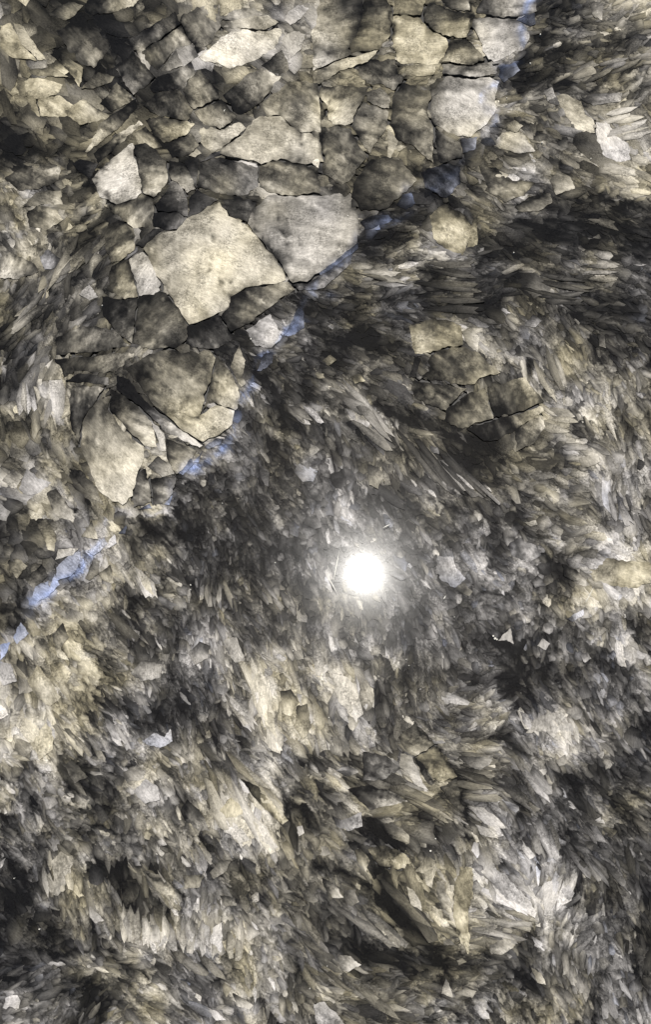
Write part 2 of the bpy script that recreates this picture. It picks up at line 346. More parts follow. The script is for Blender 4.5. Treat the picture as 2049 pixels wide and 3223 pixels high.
# ------------------------------------------------------------------ materials
def mat_stone(name, mottle, bump, polish=True, strokes=1.0):
    m = bpy.data.materials.new(name); m.use_nodes = True
    n = m.node_tree.nodes; L = m.node_tree.links
    b = n['Principled BSDF']; out = n['Material Output']
    ca = n.new('ShaderNodeAttribute'); ca.attribute_name = 'tone_colour'
    fa = n.new('ShaderNodeAttribute'); fa.attribute_name = 'grain'
    geo = n.new('ShaderNodeTexCoord')

    def noise(vec, scale, detail, rough, dist=0.0):
        t = n.new('ShaderNodeTexNoise'); t.inputs['Scale'].default_value = scale; t.inputs['Detail'].default_value = detail
        t.inputs['Roughness'].default_value = rough; t.inputs['Distortion'].default_value = dist
        L.new(vec, t.inputs['Vector']); return t.outputs['Fac']

    def ramp(fac, lo, hi, a, c):
        r = n.new('ShaderNodeMapRange'); r.inputs[1].default_value = lo; r.inputs[2].default_value = hi
        r.inputs[3].default_value = a; r.inputs[4].default_value = c; L.new(fac, r.inputs[0]); return r.outputs[0]

    def mul(a, c):
        q = n.new('ShaderNodeMath'); q.operation = 'MULTIPLY'; L.new(a, q.inputs[0]); L.new(c, q.inputs[1]); return q.outputs[0]
    n1 = noise(fa.outputs['Vector'], 9, 5, .68, .6)          # grain streaks
    n2 = noise(geo.outputs['Object'], 420, 4, .7)            # fine speckle
    def stretched(sx, sy, det, rough):
        mp = n.new('ShaderNodeMapping'); mp.inputs['Scale'].default_value = (sx, sy, 40); L.new(geo.outputs['Object'], mp.inputs['Vector'])
        return noise(mp.outputs[0], 1.0, det, rough, .6)
    n3 = stretched(150, 45, 6, .76)        # smoky blotches
    patch = ramp(noise(geo.outputs['Object'], 26, 4, .6, .5), .44, .6, 0, 1)
    spk = ramp(noise(geo.outputs['Object'], 330, 6, .75), .4, .58, -mottle * 1.9, mottle * .12)
    hz = stretched(38, 120, 6, .76)
    hzr = ramp(hz, .3, .68, 1 - mottle * .4 * strokes, 1 + mottle * .26 * strokes)
    add = n.new('ShaderNodeMath'); add.operation = 'MULTIPLY_ADD'; L.new(patch, add.inputs[0]); L.new(spk, add.inputs[1]); add.inputs[2].default_value = 1
    f = mul(mul(mul(ramp(n1, .32, .68, 1 - mottle * 1.2, 1 + mottle * .85), ramp(n2, .3, .72, 1 - mottle * .4, 1 + mottle * .3)), ramp(n3, .36, .62, 1 - mottle * .5 * strokes, 1 + mottle * .36 * strokes)), mul(hzr, add.outputs[0]))
    mx = n.new('ShaderNodeVectorMath'); mx.operation = 'SCALE'
    L.new(ca.outputs['Color'], mx.inputs[0]); L.new(f, mx.inputs['Scale'])
    L.new(mx.outputs[0], b.inputs['Base Color'])
    b.inputs['Roughness'].default_value = .55
    b.inputs['Specular IOR Level'].default_value = 0.0
    bp = n.new('ShaderNodeBump'); bp.inputs['Strength'].default_value = bump; bp.inputs['Distance'].default_value = .0016
    s = n.new('ShaderNodeMath'); s.operation = 'ADD'; L.new(n1, s.inputs[0]); L.new(n3, s.inputs[1])
    L.new(s.outputs[0], bp.inputs['Height']); L.new(bp.outputs[0], b.inputs['Normal'])
    # the polish: one flat face over all the grains
    up_ = n.new('ShaderNodeCombineXYZ'); up_.inputs[2].default_value = 1
    if not polish: return m
    b.inputs['Coat Weight'].default_value = 1.0
    b.inputs['Coat Roughness'].default_value = .0235
    b.inputs['Coat IOR'].default_value = 1.34
    L.new(up_.outputs[0], b.inputs['Coat Normal'])
    # fine haze of polishing marks
    gl = n.new('ShaderNodeBsdfGlossy'); gl.inputs['Roughness'].default_value = .135
    L.new(up_.outputs[0], gl.inputs['Normal'])
    wn = noise(geo.outputs['Object'], 1500, 2, .8)
    mixf = ramp(wn, .35, .68, .0002, .0026)
    mix = n.new('ShaderNodeMixShader'); L.new(mixf, mix.inputs[0]); L.new(b.outputs[0], mix.inputs[1]); L.new(gl.outputs[0], mix.inputs[2])
    L.new(mix.outputs[0], out.inputs['Surface'])
    return m


M_BLOCK = mat_stone('smoky_quartz_block', .29, .45)
M_FLAKE = mat_stone('smoky_quartz_flake', .30, .5, True, .35)
M_SIDE = mat_stone('smoky_quartz_side', .30, .5, False)


def mat_plain(name, col, rough, scale=60):
    m = bpy.data.materials.new(name); m.use_nodes = True
    n = m.node_tree.nodes; L = m.node_tree.links; b = n['Principled BSDF']
    tc = n.new('ShaderNodeTexCoord'); t = n.new('ShaderNodeTexNoise'); t.inputs['Scale'].default_value = scale; t.inputs['Detail'].default_value = 6
    L.new(tc.outputs['Object'], t.inputs['Vector'])
    cr = n.new('ShaderNodeValToRGB'); cr.color_ramp.elements[0].position = .3; cr.color_ramp.elements[1].position = .7
    cr.color_ramp.elements[0].color = (*[c * .6 for c in col], 1); cr.color_ramp.elements[1].color = (*[c * 1.4 for c in col], 1)
    L.new(t.outputs['Fac'], cr.inputs[0]); L.new(cr.outputs[0], b.inputs['Base Color'])
    b.inputs['Roughness'].default_value = rough
    return m


M_MATRIX = mat_plain('smoky_matrix', (.022, .020, .018), .6, 90)
M_GROUND = mat_plain('concrete_ground', (.22, .21, .2), .9, 3)
M_SPECK = mat_plain('milky_speck', (.62, .59, .52), .4, 300)
M_SCRATCH = mat_plain('bright_scratch', (.6, .58, .5), .4, 300)

# ------------------------------------------------------------------ building
ROOT = bpy.data.objects.new('stone_slab', None)
COL.objects.link(ROOT)
ROOT.location = (0, 0, -.03)
ROOT.empty_display_size = .1
ROOT['label'] = 'polished smoky grey and cream crystal slab with a bluish vein, mirroring the sun'
ROOT['category'] = 'stone slab'
ROOT['kind'] = 'thing'
ROOT_INV = Matrix.Translation((0, 0, .03))


def link(name, mesh, kind=None, label=None, parent=ROOT):
    o = bpy.data.objects.new(name, mesh); COL.objects.link(o)
    if parent is not None:
        o.parent = parent
        o.matrix_parent_inverse = ROOT_INV
    if kind: o['kind'] = kind
    if label: o['label'] = label
    return o


def mesh_of(name, co, faces, cols, grain, mat, flat=None, facet=False):
    """co: n x 3 in tracing units (x, y, height) -> mesh on the slab"""
    co = np.asarray(co, float)
    X, Y = to_plane(co[:, 0], co[:, 1])
    P = np.stack([X, Y, co[:, 2] * UM], 1)
    me = bpy.data.meshes.new(name)
    sizes = np.fromiter((len(f) for f in faces), int, len(faces))
    me.vertices.add(len(P)); me.vertices.foreach_set('co', P.ravel())
    me.loops.add(int(sizes.sum())); me.polygons.add(len(sizes))
    me.loops.foreach_set('vertex_index', np.concatenate([np.asarray(f) for f in faces]).astype(np.int32))
    st = np.concatenate([[0], np.cumsum(sizes)[:-1]]).astype(np.int32)
    me.polygons.foreach_set('loop_start', st)
    sm = np.ones(len(sizes), bool)
    if flat is not None: sm[np.asarray(flat, bool)] = False
    if facet: sm[:] = False
    me.polygons.foreach_set('use_smooth', sm)
    me.update(calc_edges=True); me.validate()
    a = me.attributes.new('tone_colour', 'FLOAT_COLOR', 'POINT')
    a.data.foreach_set('color', np.concatenate([cols, np.ones((len(cols), 1))], 1).ravel().astype(np.float32))
    g = me.attributes.new('grain', 'FLOAT_VECTOR', 'POINT')
    g.data.foreach_set('vector', np.asarray(grain, np.float32).ravel())
    me.materials.append(mat); me.materials.append(M_SIDE)
    if flat is not None: me.polygons.foreach_set('material_index', np.asarray(flat, np.int32))
    return me


def rough_outline(pts, amp, step):
    """subdivide a closed outline and fray it"""
    out = []
    n = len(pts)
    for i in range(n):
        a = np.array(pts[i], float); b = np.array(pts[(i + 1) % n], float)
        d = b - a; ln = math.hypot(*d)
        k = max(1, int(ln / step))
        nrm = np.array([-d[1], d[0]]) / max(ln, 1e-6)
        f1, f2 = random.uniform(.5, 1.1), random.uniform(1.5, 3.2); p1, p2 = random.uniform(0, 6.3), random.uniform(0, 6.3)
        for j in range(k):
            t = j / k
            e = math.sin(math.pi * t)
            off = amp * e * (.55 * math.sin(f1 * 6.28 * t + p1) + .35 * math.sin(f2 * 6.28 * t + p2)) + random.uniform(-.28, .28) * amp
            out.append(a + d * t + nrm * off)
    return np.array(out)


def seg_dist(P, poly):
    d = np.full(len(P), 1e9)
    n = len(poly)
    for i in range(n):
        a = poly[i]; b = poly[(i + 1) % n]; ab = b - a
        t = np.clip(((P - a) @ ab) / max(ab @ ab, 1e-9), 0, 1)
        q = P - (a + t[:, None] * ab)
        d = np.minimum(d, np.hypot(q[:, 0], q[:, 1]))
    return d


def inside(P, poly):
    c = np.zeros(len(P), bool)
    n = len(poly); j = n - 1
    for i in range(n):
        xi, yi = poly[i]; xj, yj = poly[j]
        hit = ((yi > P[:, 1]) != (yj > P[:, 1])) & (P[:, 0] < (xj - xi) * (P[:, 1] - yi) / (yj - yi + 1e-12) + xi)
        c ^= hit; j = i
    return c


def build_block(poly, tone, hue, name, label, z0, tilt, mottle, mat):
    size = math.sqrt(abs(sum(poly[i][0] * poly[i - 1][1] - poly[i - 1][0] * poly[i][1] for i in range(len(poly)))) / 2)
    amp = min(6.0, 1.5 + size * .03); step = min(16, max(6, size * .07))
    out = rough_outline(poly, amp, step)
    cen = out.mean(0); rv_ = out - cen; out = cen + rv_ * (1 + .6 / np.maximum(np.hypot(rv_[:, 0], rv_[:, 1]), 12))[:, None]
    lo, hi = out.min(0), out.max(0)
    sp = min(11, max(6, size * .06))
    gx_, gy_ = np.meshgrid(np.arange(lo[0], hi[0], sp), np.arange(lo[1], hi[1], sp))
    pts = np.stack([gx_.ravel(), gy_.ravel()], 1) + rng.uniform(-.38, .38, (gx_.size, 2)) * sp
    pts = pts[inside(pts, out)]
    bev = min(9.0, max(3.0, size * .05))
    if len(pts):
        d = seg_dist(pts, out); pts = pts[d > bev * .7]
    allp = np.concatenate([out, pts]) if len(pts) else out
    n0 = len(out)
    V, E, F, _, _, _ = delaunay_2d_cdt([Vector(p) for p in allp], [(i, (i + 1) % n0) for i in range(n0)], [list(range(n0))], 1, 1e-4)
    P = np.array([(q.x, q.y) for q in V])
    d = seg_dist(P, out)
    c = P.mean(0); R = P - c
    # a few cleavage steps across the block
    th = at(THETA, *c) + random.uniform(-.4, .4)
    h = z0 + (R[:, 0] * tilt[0] + R[:, 1] * tilt[1])
    h = h + bev * .55 * (1 - np.exp(-d / (bev * .9))) + at(NZ_M, P[:, 0], P[:, 1]) * .022 * size ** .8 + at(NZ_S, P[:, 0], P[:, 1]) * .5
    dist_r = np.hypot(R[:, 0], R[:, 1]) / (size * .6)
    ga = random.gauss(.8, .75); gs = random.uniform(.8, 2.0) * mottle * ((.6 if size > 110 else .3) if tone > 5.9 else (.5 if hue > .85 else 1)) / max(size * .5, 1)
    stain = 1.25 * np.clip(.5 + .5 * at(NZ_L, P[:, 0] + 300, P[:, 1]) + .5 * at(NZ_M, P[:, 0], P[:, 1] + 200), 0, 1.4) * np.exp(-d / (6 + .11 * size))
    T = tone * .8 + .5 - 2.2 * at(CRK, P[:, 0], P[:, 1]) + at(TF0, P[:, 0], P[:, 1]) * .2 + mottle * (.3 * at(T1, P[:, 0], P[:, 1]) - .9 * at(J1, P[:, 0], P[:, 1]) + .18 * at(U2, P[:, 0], P[:, 1]) - .35 * at(J2, P[:, 0], P[:, 1])) + gs * (R[:, 0] * math.cos(ga) + R[:, 1] * math.sin(ga)) - 1.7 * mottle * stain * (.45 if tone > 5.9 and size < 110 else 1) + mottle * (.28 * at(NZ_M, P[:, 0], P[:, 1]) + .5 * at(LIC_M, P[:, 0], P[:, 1]) + .45 * at(NZ_L, P[:, 0], P[:, 1]) + .2 * at(NZ_S, P[:, 0], P[:, 1]) + .3 * at(LIC_F, P[:, 0], P[:, 1]))
    if callable(hue): H = hue(P)
    else: H = hue - at(VEINF, P[:, 0], P[:, 1]) * (1.0 if hue > -.3 else .45) + .12 * at(NZ_L, P[:, 0], P[:, 1])
    if size < 67:
        uu = (R[:, 0] * math.cos(th) + R[:, 1] * math.sin(th)) / size
        T = T + .55 * np.clip(uu * 1.5, -1.2, 1)  # shading painted in: overlapped end darker, free end lighter
    n = len(P)
    # skirt
    S = np.concatenate([out, out + (out - c) * .0])
    ST_ = at(TF, S[:, 0], S[:, 1]) * .3 + tone * .5
    zs_top = np.interp(np.arange(n0), np.arange(n0), [h[np.argmin((P[:, 0] - p[0]) ** 2 + (P[:, 1] - p[1]) ** 2)] for p in out])
    co = np.concatenate([np.column_stack([P, h]), np.column_stack([out, zs_top]), np.column_stack([out, np.full(n0, -14.0)])])
    area = 0.5 * np.sum(out[:, 0] * np.roll(out[:, 1], -1) - np.roll(out[:, 0], -1) * out[:, 1])
    faces = []
    for f in F:
        a, b_, c_ = (P[f[0]], P[f[1]], P[f[2]])
        cr = (b_[0] - a[0]) * (c_[1] - a[1]) - (b_[1] - a[1]) * (c_[0] - a[0])
        faces.append(list(f) if cr < 0 else list(f)[::-1])          # y runs down: clockwise faces look up
    nf = len(faces)
    for i in range(n0):
        j = (i + 1) % n0
        q = [n + i, n + j, n + n0 + j, n + n0 + i]
        faces.append(q if area > 0 else q[::-1])
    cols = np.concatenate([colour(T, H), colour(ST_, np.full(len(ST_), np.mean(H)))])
    A = co[:, :2]
    ca, sa = math.cos(th), math.sin(th)
    off = random.uniform(0, 90)
    gr = np.column_stack([(A[:, 0] * ca + A[:, 1] * sa) / 150 + off, (-A[:, 0] * sa + A[:, 1] * ca) / 45, co[:, 2] / 60])
    me = mesh_of(name, co, faces, cols, gr, mat, np.arange(len(faces)) >= nf)
    return link(name, me, None, label)


def tile(ox, oy, k, items):
    return [([(ox + x * k, oy + y * k) for x, y in p], t, h) for p, t, h in items]


Wm, Nn, Bl = .85, .3, -.9
K = 1 / 1.531
BLOCKS = []
BLOCKS += tile(0, 0, K, [
    ([(640,675),(545,760),(440,865),(480,950),(560,985),(640,960),(680,930),(665,820),(640,740)], 7.4, .3),
    ([(500,990),(560,987),(640,963),(680,933),(735,960),(738,1050),(720,1095),(640,1100),(570,1045)], 5.2, .6),
    ([(645,700),(700,690),(755,730),(800,780),(808,860),(790,900),(740,950),(690,930),(668,850),(665,790),(645,740)], 4.3, .4),
    ([(815,775),(870,785),(910,830),(940,910),(900,930),(860,885),(830,868),(812,830)], 3.6, .3),
    ([(830,872),(870,900),(900,960),(908,1050),(850,1020),(760,1018),(745,985),(790,940)], 2.7, .1),
    ([(740,1030),(850,1024),(905,1055),(880,1100),(800,1110),(737,1090)], 2.4, .1),
    ([(1060,975),(1100,1045),(1180,1085),(1250,1160),(1320,1230),(1370,1320),(1375,1350),(1300,1370),(1180,1385),(1110,1430),(1105,1470),(1050,1508),(980,1543),(910,1563),(860,1488),(800,1400),(740,1300),(715,1230),(690,1200),(780,1125),(850,1115),(900,1060),(1000,1000)], 6.5, .55),
    ([(620,1250),(688,1214),(722,1242),(746,1312),(772,1372),(768,1400),(740,1422),(668,1425),(648,1340)], 6.4, .2),
    ([(540,1280),(615,1250),(642,1340),(662,1428),(600,1440),(545,1410),(520,1330)], 5.0, .7),
    ([(500,1110),(570,1060),(640,1105),(650,1200),(600,1243),(540,1272),(510,1210)], 4.8, .6),
    ([(668,1432),(770,1407),(800,1412),(860,1495),(903,1568),(895,1640),(850,1675),(720,1682),(640,1655),(650,1560)], 3.6, .5),
    ([(490,1430),(600,1446),(658,1436),(645,1560),(635,1655),(560,1600),(495,1520)], 3.1, .4),
    ([(1290,945),(1400,950),(1531,945),(1690,920),(1700,960),(1730,1040),(1730,1130),(1710,1190),(1640,1250),(1560,1300),(1480,1360),(1410,1365),(1345,1260),(1262,1165),(1195,1080),(1215,1020)], 5.5, .25),
    ([(960,790),(1060,760),(1180,790),(1243,810),(1243,898),(1180,938),(1100,945),(1000,910),(950,905)], 3.9, .2),
    ([(1250,805),(1340,772),(1430,792),(1531,803),(1540,930),(1420,940),(1300,930),(1252,900)], 4.3, .6),
    ([(1160,660),(1250,562),(1350,563),(1450,643),(1531,652),(1560,780),(1450,788),(1350,763),(1260,793),(1180,770),(1060,745),(1100,700)], 5.9, .5),
    ([(1250,500),(1380,400),(1480,390),(1531,400),(1545,640),(1440,637),(1350,558),(1260,556)], 5.1, .5),
    ([(1075,460),(1180,370),(1260,330),(1355,370),(1290,450),(1220,520),(1160,555),(1130,540)], 4.5, .4),
    ([(1260,320),(1360,240),(1400,290),(1380,360),(1320,350)], 3.5, .4),
    ([(955,275),(1010,240),(1060,180),(1160,140),(1280,150),(1355,135),(1360,175),(1320,230),(1240,285),(1180,310),(1110,330),(1050,305),(985,300)], 8.0, .4),
    ([(1070,130),(1120,97),(1290,78),(1340,110),(1280,145),(1170,136)], 5.5, .4),
    ([(1365,180),(1420,150),(1470,170),(1450,240),(1385,290),(1350,240)], 6.0, .2),
    ([(1390,60),(1440,25),(1490,40),(1450,90),(1400,120),(1370,100)], 6.1, .1),
    ([(1060,92),(1130,50),(1220,40),(1285,72),(1200,88),(1110,100)], 5.6, .3),
    ([(860,80),(960,30),(1050,10),(1080,80),(1060,130),(1010,210),(950,260),(900,170)], 4.9, .4),
    ([(600,205),(740,120),(840,60),(868,118),(680,243),(640,240)], 4.0, .3),
    ([(682,250),(870,125),(928,208),(848,233),(760,338),(700,290)], 4.7, .4),
    ([(852,240),(930,215),(955,270),(882,322),(842,280)], 6.0, .2),
    ([(765,345),(848,247),(877,320),(800,345)], 5.0, .3),
    ([(560,340),(640,250),(680,300),(745,370),(720,400),(640,460),(600,400)], 3.5, .3),
    ([(270,150),(400,90),(480,150),(530,210),(500,270),(450,325),(390,310),(330,250)], 3.1, .4),
    ([(220,70),(330,10),(400,30),(350,80),(315,100)], 4.6, .5),
    ([(400,40),(440,-20),(680,-20),(640,30),(540,60),(420,75)], 3.8, .4),
    ([(880,440),(960,310),(1000,360),(1050,430),(1058,468),(980,508),(932,528),(900,480)], 4.9, .5),
    ([(934,540),(1065,478),(1140,560),(1060,622),(980,597)], 5.4, .5),
    ([(940,640),(975,603),(1060,630),(1150,590),(1185,620),(1100,690),(1020,738),(970,690)], 6.1, .5),
    ([(690,510),(750,450),(860,435),(928,530),(900,578),(830,568),(760,558)], 4.1, .6),
    ([(700,580),(760,566),(900,585),(938,600),(900,650),(840,670),(790,690),(740,650)], 4.9, .7),
    ([(720,420),(760,370),(880,330),(940,330),(880,430),(800,440),(740,450)], 3.0, .3),
    ([(790,702),(850,672),(920,645),(958,700),(910,745),(830,760)], 3.0, .4),
    ([(910,752),(945,720),(970,740),(940,758)], 6.0, .4),
    ([(450,740),(560,650),(668,582),(688,600),(600,680),(470,788)], 5.0, .6),
    ([(405,740),(480,600),(560,540),(650,480),(660,520),(590,598),(468,700)], 4.9, .6),
    ([(650,640),(700,612),(780,710),(740,715),(660,690)], 5.6, .7),
    ([(350,790),(390,770),(470,792),(456,826),(430,858),(380,830)], 1.4, .1),  # hollow between the blocks, its shade painted as a dark piece
    ([(110,390),(180,370),(300,410),(270,458),(172,478),(190,570),(150,530)], 5.7, 1.0),
    ([(182,483),(280,460),(380,520),(420,560),(300,570),(194,560)], 6.0, 1.0),
    ([(305,538),(400,480),(540,570),(440,590),(384,606)], 5.6, .8),
    ([(50,100),(110,130),(220,290),(180,290),(100,210)], 6.2, .7),
    ([(0,124),(50,112),(98,212),(176,296),(60,280),(0,240)], 5.9, .9),
    ([(222,310),(268,290),(330,350),(300,370),(260,360)], 5.2, .8),
    ([(240,260),(290,250),(400,330),(380,420),(334,350)], 4.9, .8),
    ([(390,430),(470,350),(550,370),(530,400),(440,430)], 5.0, .7),
    ([(480,500),(560,400),(610,440),(640,480),(540,540)], 4.9, .7),
    ([(100,340),(250,324),(328,374),(180,366)], 4.7, .7),
    ([(120,1030),(180,990),(270,1010),(300,1060),(220,1110),(140,1090)], 4.4, .6),
    ([(0,1240),(60,1220),(160,1270),(185,1310),(80,1345),(0,1340)], 5.4, .4),
    ([(190,1240),(230,1200),(290,1250),(260,1295),(215,1300)], 5.6, -.25),
    ([(380,1420),(430,1375),(470,1430),(430,1448)], 6.6, .2),
    ([(315,1310),(360,1230),(430,1170),(450,1180),(390,1260),(330,1325)], 5.2, .5),
    ([(20,860),(120,800),(200,820),(290,800),(280,870),(180,910),(90,920)], 4.5, .5),
    ([(110,1000),(170,930),(290,920),(300,985),(200,985)], 5.2, .5),
])
BLOCKS += tile(0, 0, K, [
    ([(1114,1437),(1187,1392),(1300,1377),(1383,1358),(1418,1395),(1300,1480),(1200,1560),(1112,1600),(1064,1525),(1104,1482)], 3.3, .4),
    ([(905,1572),(985,1548),(1050,1518),(1085,1572),(1130,1630),(1050,1678),(960,1678),(895,1655)], 2.5, .2),
    ([(1018,744),(1110,704),(1155,668),(1095,740),(1056,752),(965,783)], 3.7, -.2),
    ([(886,777),(956,770),(946,905),(918,862)], 2.3, .1),
    ([(947,917),(1048,967),(1000,998),(908,1052),(908,962)], 2.2, .1),
    ([(1072,962),(1200,962),(1235,984),(1190,1070),(1108,1040)], 2.7, .2),
    ([(652,1182),(742,1104),(845,1104),(770,1120),(690,1195)], 2.4, .2),
    ([(1405,1372),(1484,1366),(1644,1256),(1700,1204),(1690,1270),(1560,1390),(1440,1400)], 3.9, -.1),
    ([(270,1630),(400,1570),(550,1590),(625,1668),(450,1698),(270,1710)], 3.8, .4),
    ([(315,1838),(380,1800),(518,1820),(524,1858),(420,1843)], 2.2, .2),
    ([(1700,930),(1690,1000),(1760,1000),(1800,960)], 3.2, .3),
])
BLOCKS += tile(1000, 0, K, [
    ([(-10,60),(20,-20),(218,-20),(218,80),(190,168),(147,236),(158,262),(60,302),(-20,340),(-30,180)], 5.2, .5),
    ([(226,-20),(330,-10),(358,60),(350,170),(300,236),(162,256),(154,212),(200,130)], 5.0, .85),
    ([(-20,350),(100,292),(290,242),(240,300),(110,340),(10,405),(-20,400)], 6.4, .7),
    ([(364,85),(430,78),(500,88),(530,134),(620,184),(632,220),(580,308),(400,308),(378,270),(359,180)], 6.5, 1.0),
    ([(387,330),(402,314),(573,320),(558,363),(490,368),(400,355)], 5.5, .8),
    ([(364,70),(380,-20),(528,-20),(500,70),(430,73)], 5.1, 1.0),
    ([(512,60),(540,14),(590,24),(640,54),(720,68),(738,120),(718,183),(640,178),(560,148),(515,100)], 4.5, .7),
    ([(594,10),(600,-20),(728,-20),(733,55),(650,45)], 4.5, .5),
    ([(752,92),(860,88),(960,98),(1018,132),(1022,190),(998,235),(850,298),(822,288),(764,160),(744,130)], 6.0, .15),
    ([(762,60),(800,-20),(1046,-20),(1056,60),(960,82),(860,78)], 5.4, .3),
    ([(644,195),(718,192),(768,240),(806,290),(740,313),(602,299)], 3.7, .6),
    ([(602,312),(730,320),(820,303),(866,322),(858,358),(760,372),(604,358)], 4.4, .3),
    ([(582,400),(622,368),(740,384),(830,374),(875,394),(868,440),(858,530),(818,600),(740,658),(680,656),(564,600),(543,540),(553,470)], 5.9, .3),
    ([(190,330),(260,288),(373,288),(383,350),(416,382),(370,436),(300,402),(260,408),(212,380)], 4.1, .5),
    ([(10,420),(120,412),(248,422),(222,478),(176,556),(157,598),(90,602),(52,578),(42,500),(5,460)], 5.0, .6),
    ([(232,450),(300,422),(348,470),(343,524),(300,518),(240,487)], 4.3, .5),
    ([(182,560),(220,490),(300,524),(342,540),(328,620),(250,742),(212,690),(168,610)], 4.8, .5),
    ([(364,460),(420,394),(546,442),(527,540),(556,612),(557,788),(460,700),(386,676),(349,600)], 4.6, .6),
    ([(12,604),(80,606),(158,619),(196,700),(236,752),(170,850),(110,898),(22,830),(34,750),(4,680)], 4.0, .5),
    ([(338,624),(388,682),(350,768),(338,768)], 6.2, .6),
    ([(180,870),(260,764),(400,764),(478,870),(400,948),(330,1008),(212,1016),(164,950)], 3.5, .6),
    ([(-20,460),(0,472),(40,540),(7,620),(16,740),(0,818),(-30,780)], 5.1, .5),
    ([(880,324),(950,304),(975,340),(900,398),(874,370)], 3.4, -1),
    ([(690,672),(770,662),(760,720),(700,740)], 3.6, -.9),
    ([(500,834),(600,792),(688,802),(688,880),(620,958),(520,908)], 2.6, -.55),
    ([(205,1070),(260,1042),(340,1037),(360,1060),(300,1090),(230,1108)], 3.3, -.9),
    ([(0,1310),(100,1244),(196,1170),(193,1200),(100,1272),(20,1330)], 4.2, -1.2),
    ([(380,990),(410,942),(450,932),(470,980),(430,1008)], 3.1, -.7),
    ([(960,98),(1010,70),(1046,66),(1050,120),(1026,128)], 4.4, -.8),
    ([(540,1040),(620,982),(700,1032),(742,1080),(737,1150),(700,1228),(640,1218),(560,1150)], 5.2, 1.1),
    ([(748,1062),(770,1044),(770,1180),(722,1192)], 5.2, 1.0),
    ([(570,622),(688,692),(698,760),(582,788)], 3.2, .3),
    ([(1150,460),(1190,455),(1270,490),(1290,550),(1330,580),(1338,638),(1260,640),(1200,560)], 5.7, .5),
    ([(1343,592),(1400,582),(1440,650),(1500,690),(1510,770),(1440,780),(1380,750),(1350,680)], 6.9, .05),
    ([(850,700),(890,640),(990,640),(1050,730),(980,740),(900,720)], 5.5, .5),
    ([(1120,870),(1160,825),(1220,860),(1240,910),(1150,940)], 5.4, .4),
    ([(780,800),(860,810),(940,870),(1050,880),(1000,940),(900,960),(830,930)], 4.5, .6),
    ([(950,1000),(1020,950),(1120,930),(1130,980),(1060,1020),(970,1020)], 4.4, .4),
    ([(905,600),(950,580),(990,610),(960,640),(910,630)], 5.3, .5),
    ([(1270,480),(1330,455),(1470,450),(1460,490),(1330,510)], 5.6, .2),
    ([(1090,440),(1130,420),(1150,470),(1110,490)], 5.5, .1),
    ([(1380,790),(1440,790),(1531,820),(1531,850),(1440,840),(1390,820)], 6.0, .4),
    ([(1310,20),(1340,0),(1380,30),(1370,100),(1330,80)], 5.6, .3),
])
